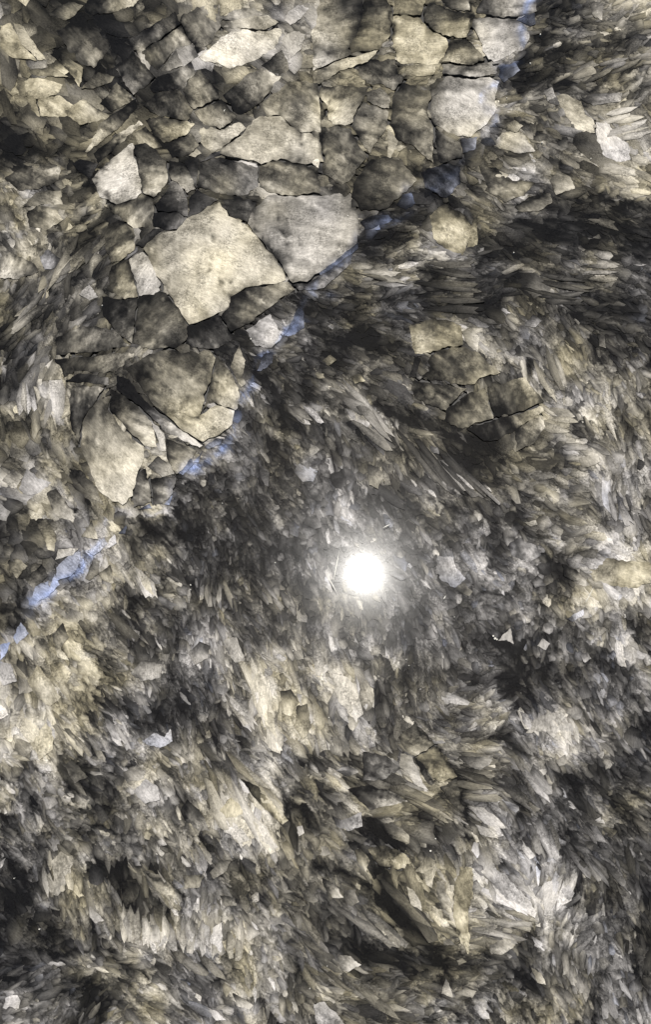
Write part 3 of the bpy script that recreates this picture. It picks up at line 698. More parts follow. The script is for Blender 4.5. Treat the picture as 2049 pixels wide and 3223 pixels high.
BLOCKS += tile(0, 900, K, [
    ([(605,400),(680,350),(720,322),(860,308),(960,318),(1010,313),(1036,350),(1018,430),(1000,480),(960,622),(1040,575),(1130,603),(1118,670),(1060,718),(980,752),(880,697),(792,617),(724,557),(684,490)], 5.2, .6),
    ([(1042,335),(1100,404),(1148,492),(1152,560),(1132,598),(1040,562),(1000,568),(974,606),(1014,470)], 4.5, .5),
    ([(1110,390),(1150,290),(1180,360),(1165,440),(1185,470),(1160,488)], 5.6, .5),
    ([(260,352),(440,342),(500,332),(620,318),(655,327),(560,408),(500,418),(380,408),(310,438),(290,390)], 4.0, .5),
    ([(403,640),(500,503),(522,493),(517,592),(577,682),(687,772),(693,830),(663,890),(638,1010),(590,1058),(540,1038),(477,990),(442,910),(418,850),(384,770)], 6.2, .6),
    ([(340,500),(400,472),(496,494),(396,640),(378,758),(345,690),(336,600)], 4.5, .4),
    ([(532,500),(600,532),(708,632),(736,690),(756,778),(692,768),(602,678),(526,588)], 4.9, .6),
    ([(720,642),(788,712),(803,798),(780,798),(745,700)], 7.0, .2),
    ([(560,432),(620,452),(696,552),(796,640),(974,768),(960,776),(800,708),(684,588),(562,500)], 2.3, .1),
    ([(800,738),(948,792),(900,860),(850,908),(803,830)], 3.8, .4),
    ([(710,870),(760,822),(818,862),(838,908),(780,920)], 4.5, .2),
    ([(642,1010),(662,900),(700,882),(718,960),(727,1040),(642,1068)], 3.5, .3),
    ([(725,930),(848,920),(830,1000),(780,1048),(740,1058)], 2.6, .2),
    ([(1185,215),(1300,137),(1333,190),(1358,250),(1310,298),(1230,288)], 5.8, -.1),
    ([(1362,250),(1400,182),(1440,102),(1465,130),(1465,200),(1410,240)], 3.8, -1.15),
    ([(1240,410),(1270,330),(1320,310),(1310,370),(1260,410)], 3.4, -1.1),
    ([(985,775),(1040,735),(1070,740),(1060,765),(1000,785)], 4.8, -.8),
    ([(930,850),(975,797),(955,850)], 4.8, -1),
    ([(860,900),(920,832),(930,860),(880,910)], 3.8, -1),
    ([(790,1052),(830,1010),(815,1055)], 5.2, -1),
    ([(660,1080),(720,1050),(730,1072)], 4.4, -1),
    ([(570,1192),(610,1150),(600,1195)], 4.4, -1),
    ([(420,1280),(500,1212),(518,1250),(450,1300)], 6.3, -.6),
    ([(502,1262),(550,1197),(560,1240),(510,1270)], 7.8, -.3),
    ([(272,1360),(330,1302),(400,1272),(390,1330),(340,1400),(272,1420)], 6.6, -.55),
    ([(232,1480),(262,1390),(285,1440),(240,1485)], 7.2, -.52),
    ([(150,1510),(170,1450),(230,1422),(238,1488),(180,1525)], 6.5, -.62),
    ([(265,1320),(280,1272),(380,1265),(350,1297)], 6.9, .2),
    ([(200,460),(250,360),(300,420),(290,450)], 5.4, .6),
    ([(215,1000),(270,980),(360,1100),(350,1140),(270,1110)], 5.0, .4),
    ([(330,880),(390,890),(460,970),(500,1060),(420,1000)], 4.1, .5),
    ([(390,1210),(440,1130),(470,1220)], 5.4, .3),
    ([(180,1150),(220,1120),(270,1200),(260,1280),(230,1270)], 5.0, .5),
    ([(20,1330),(80,1310),(130,1350),(80,1410)], 5.0, .6),
    ([(90,980),(130,880),(180,930),(245,945),(200,1000),(130,1010)], 5.7, -.1),
    ([(10,940),(60,880),(110,920),(70,980)], 5.2, .3),
    ([(410,1410),(450,1310),(480,1325),(470,1390),(430,1420)], 4.8, .4),
    ([(470,1390),(530,1345),(550,1440),(500,1420)], 5.2, .5),
    ([(640,1350),(680,1370),(720,1420),(740,1490),(690,1460)], 6.2, .2),
    ([(120,1410),(200,1340),(230,1400),(160,1460)], 4.2, .4),
])
BLOCKS += tile(1000, 900, K, [
    ([(440,195),(520,167),(620,162),(690,192),(700,285),(600,298),(545,322),(470,328)], 4.9, .85),
    ([(694,220),(740,200),(780,250),(770,318),(730,290)], 5.9, .5),
    ([(545,332),(600,307),(700,297),(770,322),(880,420),(800,440),(740,478),(600,456),(480,440),(530,410)], 4.6, .75),
    ([(470,340),(495,350),(475,440),(440,440)], 2.0, .2),
    ([(460,452),(560,474),(718,497),(660,550),(618,600),(560,580),(470,540),(455,490)], 4.6, .6),
    ([(625,592),(720,522),(808,492),(838,600),(847,638),(760,657),(700,688),(612,650)], 4.4, .7),
    ([(822,492),(910,462),(1000,442),(1090,558),(1000,598),(900,618),(852,633)], 4.0, .65),
    ([(720,690),(850,648),(940,624),(1090,575),(1090,602),(960,690),(870,743),(800,748)], 3.2, .6),
    ([(955,692),(1080,624),(1100,680),(1040,760),(960,798)], 5.4, .5),
    ([(560,1310),(590,1300),(655,1310),(665,1360),(715,1410),(660,1455),(600,1420),(570,1370)], 5.6, -.25),
    ([(920,1250),(970,1210),(1050,1250),(1080,1300),(1010,1330),(940,1300)], 5.1, -.2),
    ([(1180,1340),(1250,1370),(1320,1450),(1260,1440),(1190,1400)], 5.0, .4),
    ([(1310,1370),(1400,1310),(1531,1330),(1620,1340),(1600,1430),(1500,1460),(1380,1430),(1330,1420)], 5.9, .8),
    ([(1030,1430),(1060,1395),(1100,1440),(1050,1455)], 5.0, .1),
    ([(1260,830),(1350,810),(1360,850),(1280,880)], 5.9, .4),
    ([(640,1000),(620,960),(680,980),(700,1030)], 5.6, .1),
    ([(240,860),(290,870),(320,910),(290,980),(250,960)], 5.3, .4),
    ([(1000,1140),(1050,1130),(1060,1150),(1030,1160)], 6.0, .3),
    ([(1000,180),(1040,140),(1080,170),(1050,200),(1000,195)], 5.2, .0),
    ([(540,770),(580,780),(585,810),(550,800)], 5.5, -.1),
    ([(780,940),(830,975),(840,992),(800,965)], 5.6, .2),
    ([(160,440),(200,425),(230,460),(180,470)], 5.0, .8),
    ([(20,360),(60,335),(90,360),(50,385)], 4.8, .9),
    ([(1350,240),(1380,235),(1390,300),(1360,290)], 5.2, .4),
])
BLOCKS += tile(1000, 1700, K, [
    ([(390,950),(470,880),(530,940),(562,984),(470,1043),(430,1020)], 4.7, .5),
    ([(475,1047),(565,992),(618,1042),(672,1140),(590,1168),(530,1120)], 5.2, 1.0),
    ([(400,1030),(450,1040),(470,1080),(500,1150),(540,1220),(500,1210),(420,1110),(395,1090)], 6.1, .3),
    ([(470,1055),(510,1080),(565,1170),(545,1190),(500,1120)], 3.0, .5),
    ([(590,1192),(670,1152),(688,1220),(690,1310),(640,1260)], 3.3, .5),
    ([(70,640),(140,660),(190,720),(200,790),(210,860),(140,840),(100,780),(80,700)], 6.8, .3),
    ([(194,660),(270,720),(270,800),(230,830),(204,760)], 5.8, .3),
    ([(140,845),(200,872),(170,920),(150,900)], 6.0, .3),
    ([(70,1330),(120,1350),(210,1310),(215,1380),(150,1400),(90,1380)], 5.8, .0),
    ([(720,1280),(800,1290),(880,1350),(910,1390),(830,1380),(770,1330)], 6.7, .2),
    ([(760,1370),(850,1400),(870,1440),(790,1420)], 6.6, .3),
    ([(680,1040),(850,1035),(830,1080),(780,1110),(720,1080)], 5.0, .3),
    ([(870,485),(930,425),(945,500),(910,480)], 6.8, .1),
    ([(1060,510),(1085,475),(1120,500),(1100,530)], 6.6, .2),
    ([(1265,560),(1300,540),(1320,570),(1290,590)], 5.6, .1),
    ([(1400,560),(1425,530),(1440,550),(1425,580)], 5.0, -.5),
    ([(1200,380),(1280,335),(1285,360),(1230,395)], 5.7, -.4),
    ([(1005,930),(1060,850),(1150,830),(1250,900),(1280,950),(1180,925),(1060,925)], 6.1, .2),
    ([(220,1020),(330,1040),(400,1100),(330,1150),(220,1160)], 3.1, .1),
    ([(150,1200),(250,1180),(360,1210),(440,1260),(330,1280),(250,1300)], 4.0, .3),
    ([(295,1370),(360,1360),(440,1420),(460,1480),(350,1430)], 4.5, .5),
    ([(240,1490),(330,1470),(430,1531),(420,1580),(300,1570)], 4.9, .7),
    ([(1150,1060),(1195,1035),(1190,1085),(1165,1090)], 5.6, .3),
    ([(510,450),(550,420),(570,470),(530,480)], 4.6, .0),
    ([(920,350),(950,330),(960,350),(930,365)], 5.4, .2),
    ([(1340,1360),(1375,1345),(1385,1365)], 6.5, .2),
])
BLOCKS += tile(0, 1700, K, [
    ([(60,470),(100,397),(135,450),(80,500)], 6.2, -.58),
    ([(0,505),(50,490),(30,540),(0,580)], 6.8, -.5),
    ([(250,460),(300,400),(330,470),(290,520),(330,580),(270,560)], 5.3, .6),
    ([(240,600),(290,590),(340,640),(320,690),(260,680)], 5.4, .7),
    ([(130,680),(180,600),(240,680),(300,760),(240,800),(180,760)], 5.5, .7),
    ([(145,980),(220,880),(260,930),(250,1010),(190,1060)], 6.2, .6),
    ([(690,970),(740,930),(790,950),(820,910),(830,970),(770,1000),(720,990)], 7.3, -.2),
    ([(640,1210),(700,1150),(760,1190),(770,1250),(700,1270)], 6.2, -.15),
    ([(590,1120),(640,1090),(700,1110),(690,1148),(610,1170)], 5.3, .3),
    ([(630,640),(690,580),(780,600),(770,660),(680,680)], 5.6, .2),
    ([(910,540),(960,490),(1010,510),(1000,570),(940,600)], 5.0, .2),
    ([(1200,680),(1250,630),(1300,680),(1310,790),(1330,890),(1270,880),(1220,780)], 6.9, .5),
    ([(1070,480),(1140,470),(1180,580),(1130,590)], 6.0, .2),
    ([(1280,900),(1340,895),(1365,960),(1350,1030),(1290,1000)], 6.9, .4),
    ([(1085,1342),(1150,1332),(1200,1350),(1230,1430),(1160,1480),(1120,1430)], 7.4, .4),
    ([(1060,1300),(1110,1240),(1190,1300),(1150,1328),(1090,1338)], 6.3, .7),
    ([(1205,1340),(1260,1380),(1340,1480),(1310,1500),(1240,1430)], 6.9, .3),
    ([(1160,1150),(1250,1190),(1390,1350),(1360,1370),(1250,1270)], 5.4, .8),
    ([(870,1300),(900,1250),(960,1300),(1010,1400),(960,1400),(890,1350)], 3.7, .3),
    ([(1350,730),(1400,720),(1440,780),(1400,850),(1360,830)], 5.5, .7),
    ([(1430,800),(1480,790),(1500,900),(1460,960),(1420,900)], 5.2, .7),
    ([(-10,580),(50,600),(80,680),(20,700),(-10,680)], 6.4, -.1),
    ([(310,1080),(345,1060),(420,1140),(360,1170),(330,1130)], 3.8, .4),
    ([(640,720),(700,760),(720,800),(660,790)], 5.2, .1),
])
BLOCKS += tile(0, 2400, K, [
    ([(430,690),(460,720),(500,760),(460,775),(430,740)], 6.3, .3),
    ([(590,760),(620,720),(645,850),(620,862)], 6.2, .3),
    ([(710,840),(750,880),(755,920),(735,910)], 7.8, .1),
    ([(760,880),(795,830),(810,860),(775,890)], 6.6, .1),
    ([(1010,860),(1025,800),(1065,770),(1072,840),(1065,915),(1035,890)], 7.8, .1),
    ([(970,770),(1008,790),(1007,890),(980,860)], 6.5, .1),
    ([(820,700),(850,710),(858,740),(840,735)], 7.8, .1),
    ([(945,1110),(970,1130),(965,1150),(940,1130)], 7.8, .2),
    ([(985,1175),(1040,1195),(1090,1240),(1040,1240)], 7.3, .1),
    ([(1120,1110),(1160,1130),(1220,1170),(1200,1190),(1140,1170)], 5.8, .3),
    ([(240,480),(290,430),(350,450),(340,540),(280,640),(250,640),(260,550)], 5.6, .4),
    ([(700,530),(760,540),(830,600),(860,680),(830,670),(760,620)], 5.4, .5),
    ([(1010,530),(1060,470),(1110,470),(1090,520),(1030,560)], 5.0, .4),
    ([(880,540),(980,545),(960,600),(890,610)], 4.8, .5),
    ([(600,980),(680,1010),(725,1060),(690,1070),(610,1020)], 5.4, .3),
    ([(1060,640),(1130,650),(1140,690),(1080,690)], 5.2, .4),
    ([(1430,310),(1455,305),(1465,340),(1440,355)], 6.6, .2),
    ([(890,790),(930,750),(945,830),(900,840)], 5.5, .2),
    ([(720,770),(770,790),(770,870),(740,860)], 5.9, .2),
    ([(585,590),(670,580),(665,650),(610,690),(590,640)], 2.4, .5),
    ([(915,345),(960,365),(965,385),(940,380)], 6.4, .5),
    ([(0,480),(25,460),(10,500),(0,510)], 6.5, .0),
])
BLOCKS += tile(1000, 2400, 1049 / 1531, [
    ([(450,500),(500,430),(540,450),(548,490),(530,530),(525,575),(500,560),(490,510)], 5.9, .6),
    ([(540,550),(580,540),(590,600),(620,650),(610,690),(570,670)], 5.8, .5),
    ([(640,470),(720,480),(715,600),(690,700),(700,800),(690,880),(640,780),(622,700),(630,560)], 5.7, 1.0),
    ([(410,570),(450,590),(480,650),(480,690),(430,650)], 6.6, .5),
    ([(750,500),(800,480),(860,510),(960,620),(1010,690),(960,690),(880,640)], 6.7, .05),
    ([(1040,560),(1080,540),(1100,620),(1070,700),(1040,700)], 7.2, .05),
    ([(1110,590),(1150,560),(1180,600),(1150,640)], 6.6, -.05),
    ([(570,1060),(590,990),(615,1050),(620,1080)], 6.8, .3),
    ([(630,1060),(680,1035),(730,1050),(710,1080)], 5.9, .3),
    ([(980,940),(1030,970),(1050,1020),(1010,1010)], 5.9, .3),
    ([(90,880),(150,890),(200,930),(140,960),(95,950)], 5.7, .3),
    ([(240,720),(300,740),(345,800),(310,810)], 5.6, .5),
    ([(120,590),(170,580),(190,640),(150,660),(120,630)], 4.7, .3),
    ([(20,530),(80,560),(118,620),(70,620),(30,570)], 4.7, .3),
    ([(790,840),(900,790),(910,840),(850,880),(800,880)], 5.2, .3),
    ([(1305,1120),(1340,1080),(1335,1170),(1310,1180)], 5.9, .1),
    ([(-20,1110),(30,1100),(100,1170),(130,1210),(0,1210)], 6.8, .1),
    ([(240,390),(300,380),(400,420),(430,460),(370,490),(260,450)], 4.7, .8),
    ([(170,400),(200,395),(240,450),(220,500),(180,450)], 4.6, .6),
    ([(640,910),(665,898),(685,915),(650,930)], 5.8, .6),
    ([(1275,265),(1300,250),(1310,275)], 6.8, .1),
    ([(1000,750),(1025,735),(1025,755)], 6.8, .3),
])

# area of each and a lattice that says where they lie (the grains fill the rest)
MASK = np.zeros((NY, NX), np.int16)
NEAR = np.zeros((NY, NX), np.int8)
BIGM = np.zeros((NY, NX), bool)


def area_of(p):
    return abs(sum(p[i][0] * p[i - 1][1] - p[i - 1][0] * p[i][1] for i in range(len(p)))) / 2


for k, (poly, t, h) in enumerate(BLOCKS):
    P = np.array(poly)
    lo, hi = P.min(0) - 16, P.max(0) + 16
    i0, j0 = max(0, int((lo[0] - X0) / ST)), max(0, int((lo[1] - Y0) / ST))
    i1, j1 = min(NX, int((hi[0] - X0) / ST) + 1), min(NY, int((hi[1] - Y0) / ST) + 1)
    sub = np.stack([fx_[j0:j1, i0:i1].ravel(), fy_[j0:j1, i0:i1].ravel()], 1).astype(float)
    sk_ = .97 if area_of(poly) > 4500 else .72
    ins = inside(sub, P.mean(0) + (P - P.mean(0)) * sk_)
    MASK[j0:j1, i0:i1][ins.reshape(j1 - j0, i1 - i0)] = k + 1
    if area_of(poly) > 4500:
        BIGM[j0:j1, i0:i1] |= ins.reshape(j1 - j0, i1 - i0)
        nr = (seg_dist(sub, P) < 11) & ~ins
        NEAR[j0:j1, i0:i1] += nr.reshape(j1 - j0, i1 - i0).astype(np.int8)

# ------------------------------------------------------------------ slab body and ground
def box(name, x0, x1, y0, y1, z0, z1, mat, bev=0.0):
    vs = [(x, y, z) for z in (z0, z1) for x, y in ((x0, y0), (x1, y0), (x1, y1), (x0, y1))]
    fs = [(3, 2, 1, 0), (4, 5, 6, 7), (0, 1, 5, 4), (1, 2, 6, 5), (2, 3, 7, 6), (3, 0, 4, 7)]
    me = bpy.data.meshes.new(name); me.from_pydata(vs, [], fs); me.materials.append(mat)
    return me


ex0 = float(to_plane(X0 + 40, SH / 2)[0]); ex1 = float(to_plane(X1 - 40, SH / 2)[0])
ey0 = float(to_plane(0, Y1 - 30)[1]); ey1 = float(to_plane(0, Y0 + 30)[1])
ex0, ex1 = min(ex0, -.72), max(ex1, .72)
link('slab_body', box('slab_body', ex0 - .06, ex1 + .06, ey0 - .03, ey1 + .03, -.03, -9 * UM, M_MATRIX))
gme = bpy.data.meshes.new('ground')
gme.from_pydata([(-60, -60, -.034), (60, -60, -.034), (60, 60, -.034), (-60, 60, -.034)], [], [(0, 1, 2, 3)]); gme.materials.append(M_GROUND)
link('ground', gme, 'structure', parent=None)

# ------------------------------------------------------------------ large crystals, one by one
for k, (poly, tone, hue) in enumerate(BLOCKS):
    a = area_of(poly)
    big = a > 4500
    blue = hue <= -.5
    name = 'vein_fragment' if blue else ('crystal_block' if big else 'crystal_flake')  # the dark piece painted for the hollow shares these crystal names
    lab = 'bluish fragment along the crack' if blue else ('milky white crystal' if tone >= 7.3 else ('smoky dark crystal or painted dark hollow' if tone <= 2.7 else None))
    if tone >= 5.5 and big: tone += .55
    if 1250 < poly[0][0] < 1800 and 1000 < poly[0][1] < 1400: tone -= .65
    if blue: hue = -.5 - .35 * (-hue - .5)
    ta = random.uniform(0, 6.283); tm = random.uniform(.01, .03) if big else random.uniform(.02, .07)
    build_block(poly, tone, hue, name, lab, random.uniform(.5, 3) if big else random.uniform(1.4, 3.0),
                (tm * math.cos(ta), tm * math.sin(ta)), (1.0 if tone < 6 else .8) if big else (.7 if tone < 5.9 else .4), M_BLOCK if big else M_FLAKE)

# ------------------------------------------------------------------ the grains
def grains():
    cell = 26
    grid = {}
    acc = []
    ntry = 150000
    xs = rng.uniform(X0 + 20, X1 - 20, ntry); ys = rng.uniform(Y0 + 20, Y1 - 20, ntry)
    th = at(THETA, xs, ys) + rng.normal(0, .24, ntry)
    fl_ = at(FL, xs, ys) * np.exp(rng.normal(0, .6, ntry)) * .62
    fw_ = at(FW, xs, ys) * np.exp(rng.normal(0, .42, ntry)) * .62
    mk = at(MASK, xs, ys); nr = at(NEAR, xs, ys) + 2 * (at(CRK, xs, ys) > .55)
    outm = (xs < -60) | (xs > SW + 60) | (ys < -60) | (ys > SH + 60)
    fl_[outm] *= 1.5; fw_[outm] *= 1.5
    fw_ = np.minimum(fw_, 62); fl_ = np.clip(fl_, fw_ * 1.05, np.minimum(fw_ * 4.2, 130))
    for i in range(ntry):
        if mk[i] or nr[i] >= 2: continue
        x, y, a = xs[i], ys[i], th[i]
        c, s = math.cos(a), math.sin(a)
        gi, gj = int(x // cell), int(y // cell)
        ok = True
        R = 4
        for p in range(gi - R, gi + R + 1):
            for q in range(gj - 2, gj + 3):
                for (x2, y2, l2, w2) in grid.get((p, q), ()):
                    dx, dy = x2 - x, y2 - y
                    u = (dx * c + dy * s) / (.5 * (fl_[i] + l2)); v_ = (-dx * s + dy * c) / (.5 * (fw_[i] + w2))
                    if u * u + v_ * v_ < .95: ok = False; break
                if not ok: break
            if not ok: break
        if ok:
            grid.setdefault((gi, gj), []).append((x, y, fl_[i], fw_[i]))
            acc.append((x, y, a, fl_[i], fw_[i]))
    return acc


# the mass of the stone between the shards: streaky, with the dark filling of the joints
def bed():
    sx, sy = slice(0, NX), slice(0, NY)
    Z = -1.0 + .35 * LIC_M + .3 * LIC_L + .25 * LIC_F + .8 * U1 + .7 * U2 + .45 * U3 - 1.0 * J1
    T = TF + .1 + .35 * LIC_L + .35 * LIC_M + .28 * LIC_F + .32 * T3 + .4 * U3 - 1.1 * J3  # U3 paints overlap shade into the small bundles
    m = (MASK > 0).astype(float)
    j = (NEAR >= 2) | ((MASK > 0) & BIGM)
    Z = np.where(j, -9.5, Z); T = np.where(j, 1.6 + .3 * LIC_M, T)
    n = NX * NY
    idx = np.arange(n).reshape(NY, NX)
    a, b_, c_, d = idx[:-1, :-1], idx[:-1, 1:], idx[1:, 1:], idx[1:, :-1]
    q = np.stack([a, d, c_, b_], -1).reshape(-1, 4)
    me = bpy.data.meshes.new('crystal_mass')
    X, Y = to_plane(fx_.ravel(), fy_.ravel())
    me.vertices.add(n); me.vertices.foreach_set('co', np.stack([X, Y, Z.ravel() * UM], 1).ravel())
    me.loops.add(q.size); me.polygons.add(len(q))
    me.loops.foreach_set('vertex_index', q.ravel().astype(np.int32))
    me.polygons.foreach_set('loop_start', (np.arange(len(q)) * 4).astype(np.int32))
    me.polygons.foreach_set('use_smooth', np.ones(len(q), bool))
    me.update(calc_edges=True)
    cc = colour(T.ravel(), HUEF.ravel())
    at_ = me.attributes.new('tone_colour', 'FLOAT_COLOR', 'POINT')
    at_.data.foreach_set('color', np.concatenate([cc, np.ones((n, 1))], 1).ravel().astype(np.float32))
    g = me.attributes.new('grain', 'FLOAT_VECTOR', 'POINT')
    g.data.foreach_set('vector', np.stack([fx_.ravel() / 80, fy_.ravel() / 80, np.zeros(n)], 1).ravel().astype(np.float32))
    me.materials.append(M_FLAKE)
    link('crystal_mass', me, 'stuff')


bed()
G = grains()
print('grains', len(G))
NO = 9


def outline_shade(UU, hl):
    # crevice darkness painted unevenly along the outline, middle lightened
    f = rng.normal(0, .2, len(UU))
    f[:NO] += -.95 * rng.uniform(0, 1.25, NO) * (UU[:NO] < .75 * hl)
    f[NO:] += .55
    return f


def grain_mesh(x, y, a, L, Wd, tone=None, hue=0.0):
    """verts (x, y, h), tone, hue, grain coordinates of one angular shard"""
    hl, hw = L * .80, Wd * .84
    # an irregular polygon: a few corners on the long sides, a broken end, a thin tail
    t = (np.arange(NO) + rng.uniform(-.38, .38, NO)) / NO * 2 * math.pi
    ct, st = np.cos(t), np.sin(t)
    ex = random.uniform(1.25, 3.0)
    nrm = (np.abs(ct) ** ex + np.abs(st) ** ex) ** (1 / ex)
    rad = (1 + rng.uniform(-.34, .26, NO)) / nrm
    u = ct * rad; q = st * rad
    q = q * (1 + .45 * np.clip(u, -1, 1) * random.uniform(-.4, 1))
    sk = random.uniform(-.35, .35)
    U = (u + sk * q * .4) * hl; V = q * hw
    ra, rb = random.uniform(-.45, -.15), random.uniform(.2, .55)
    rv = rng.uniform(-.4, .4, 2) * hw
    UU = np.concatenate([U, [ra * hl, rb * hl]]); VV = np.concatenate([V, rv])
    c, s = math.cos(a), math.sin(a)
    PX = x + UU * c - VV * s; PY = y + UU * s + VV * c
    base = random.gauss(-.5, .45)
    tu = random.gauss(.022, .015); tv = random.gauss(0, .035)
    crown = min(4, Wd * random.uniform(.02, .1))
    H = base + tu * UU + tv * VV
    H[NO:] += crown * rng.uniform(.6, 1.2, 2)
    H = np.clip(H, -3, 2.4)
    r = random.random()
    jit = random.gauss(0, .31) + (random.uniform(.8, 2.4) if r < .06 else (-random.uniform(.4, 1.2) if r > .93 else 0))
    T = .6 * at(TF, PX, PY) + .4 * float(at(TF, x, y)) + jit + .35 * at(LIC_L, PX, PY) + .4 * at(LIC_M, PX, PY) + .3 * at(LIC_F, PX, PY) + .7 * np.clip(UU / hl, -1.1, .9) + outline_shade(UU, hl)  # UU ramp paints overlap shade: dark buried end, bright tip
    hu = at(HUEF, PX, PY) + random.gauss(0, .16)
    if tone is not None:
        H = np.clip(H + 2.3, .5, 5.5)
        T = tone + random.gauss(0, .45) + .2 * (at(TF, PX, PY) - 4.4) + 1.1 * np.clip(UU / hl, -1.2, .9) + .35 * at(LIC_M, PX, PY) + .3 * at(LIC_F, PX, PY) + outline_shade(UU, hl)  # same painted shading along the shard, stronger for fans
        hu = hue + .3 * (hu - hue) + random.gauss(0, .1)
    X = np.concatenate([PX, PX[:NO], PX[:NO]]); Y = np.concatenate([PY, PY[:NO], PY[:NO]])
    Z = np.concatenate([H, H[:NO], np.full(NO, -12.0)])
    T2 = np.concatenate([T, T[:NO], T[:NO]]); H2 = np.concatenate([hu, hu[:NO], hu[:NO]])
    off = random.uniform(0, 60)
    gr = np.column_stack([np.concatenate([UU, U, U]) / 110 + off, np.concatenate([VV, V, V]) / 30 + off, Z / 50])
    return np.column_stack([X, Y, Z]), T2, H2, gr


TRI = []
half = NO // 2 + 1
for i in range(NO):                      # corners of the tapering half go to the rear ridge point, the others to the front one
    j = (i + 1) % NO
    fi = NO + 1 if (i < NO * .25 or i >= NO * .75) else NO
    fj = NO + 1 if (j < NO * .25 or j >= NO * .75) else NO
    TRI.append([i, fi, j])
    if fi != fj: TRI.append([fi, fj, j])
n_top = len(TRI)
o1 = NO + 2; o2 = o1 + NO
for i in range(NO):
    j = (i + 1) % NO
    TRI += [[o1 + j, o2 + j, o2 + i], [o1 + j, o2 + i, o1 + i]]
TRI = np.array(TRI)
FLATM = np.arange(len(TRI)) >= n_top
NV = 3 * NO + 2

# fans of long crystals: from, to (where the tips lie), direction, length, width, how many, tone, lean of colour
FANS = [(800, 2180, 880, 2370, 75, 150, 27, 9, 6.3, .4), (715, 2640, 870, 2690, 60, 230, 36, 8, 6.3, .4), (820, 2480, 905, 2582, 48, 200, 27, 7, 5.2, .8),
        (385, 2962, 757, 3027, 86, 115, 29, 17, 5.5, .25), (150, 2825, 225, 2800, 65, 110, 27, 5, 5.4, .4), (540, 2850, 567, 2885, 60, 150, 26, 5, 5.3, .5),
        (1095, 2290, 1180, 2230, 68, 130, 30, 7, 6.1, .3), (1655, 2310, 1830, 2330, 65, 95, 25, 10, 5.8, .2), (1635, 2868, 1692, 2884, 35, 175, 26, 4, 6.5, .05),
        (1720, 2882, 1805, 2825, 102, 110, 23, 7, 6.6, .0), (1700, 2892, 1610, 2990, 17, 165, 26, 7, 5.0, .3), (1235, 2955, 1300, 3012, 42, 220, 34, 4, 4.9, .3),
        (1330, 2890, 1400, 2990, 46, 260, 40, 4, 3.2, .4), (1560, 2385, 1570, 2520, 12, 165, 24, 8, 3.9, .4), (1290, 2470, 1400, 2560, 25, 185, 30, 5, 3.6, .3),
        (1350, 2520, 1420, 2612, 28, 190, 28, 5, 4.4, .7), (1210, 1340, 1250, 1420, 42, 200, 26, 4, 4.8, .3), (1450, 1585, 1492, 1530, 45, 150, 30, 4, 5.2, .05),
        (1400, 1560, 1580, 1580, 47, 230, 22, 8, 3.4, .1), (1740, 1270, 1790, 1225, 60, 155, 26, 4, 5.1, .5), (1795, 1370, 1830, 1305, 15, 135, 28, 4, 5.4, .4),
        (195, 860, 110, 935, 128, 165, 27, 6, 4.3, .4), (290, 790, 215, 880, 128, 150, 24, 5, 4.0, .4), (200, 2330, 330, 2400, 58, 95, 20, 9, 5.0, .4),
        (365, 2325, 412, 2380, 60, 85, 22, 4, 5.7, .0), (760, 2250, 805, 2305, 55, 125, 22, 6, 5.4, .2), (52, 1305, 118, 1290, 86, 95, 20, 4, 6.0, .1),
        (955, 1362, 1003, 1328, 50, 110, 24, 4, 5.2, .1), (1270, 855, 1275, 920, 4, 150, 19, 4, 5.0, .4), (1945, 795, 1950, 885, 5, 115, 21, 5, 5.2, .3),
        (1500, 830, 1510, 965, 3, 190, 19, 8, 3.1, .4), (1850, 880, 1860, 965, 5, 185, 19, 6, 3.0, .4), (1928, 1640, 1998, 1662, 72, 105, 22, 4, 5.1, -.05),
        (1720, 2525, 1745, 2498, 55, 110, 22, 3, 4.9, .1), (1695, 2690, 1765, 2702, 75, 130, 23, 5, 4.8, .2), (468, 1882, 512, 1880, 66, 95, 22, 3, 5.7, .2),
        (640, 1900, 702, 1910, 86, 70, 15, 7, 4.6, .1), (830, 1900, 952, 1925, 58, 95, 17, 8, 4.4, .1), (1860, 215, 2040, 180, -22, 120, 22, 7, 4.8, .3),
        (2010, 330, 2045, 420, -12, 150, 24, 6, 5.5, .2), (1580, 560, 1640, 640, 18, 130, 30, 4, 4.8, .5), (60, 980, 20, 1060, 132, 130, 24, 4, 4.5, .3),
        (1840, 2760, 1990, 2800, 50, 120, 20, 7, 3.9, .1), (1880, 2640, 1905, 2680, 55, 110, 20, 4, 4.6, .1), (1000, 2960, 1100, 3080, 44, 170, 26, 6, 4.2, .4),
        (1130, 3140, 1250, 3200, 38, 160, 24, 6, 4.3, .4), (1780, 3060, 1850, 3150, 80, 90, 22, 6, 5.0, .3), (560, 3020, 690, 3080, 45, 130, 26, 6, 4.2, .3)]
fan_shards = []
for (ax, ay, bx, by, dg, ln, wd, cnt, tone, hue) in FANS:
    for k in range(cnt):
        t = (k + random.uniform(.2, .8)) / cnt
        a = math.radians(dg + random.gauss(0, 5)); l2 = ln * random.uniform(.65, 1.15); w2 = wd * random.uniform(.75, 1.2)
        tx = ax + (bx - ax) * t + random.gauss(0, 7); ty = ay + (by - ay) * t + random.gauss(0, 7)
        tone2 = tone + (.45 if tone > 5.3 else 0)
        fan_shards.append((tx - math.cos(a) * l2 * .48, ty - math.sin(a) * l2 * .48, a, l2 * .6, w2 * .62, tone2, hue))

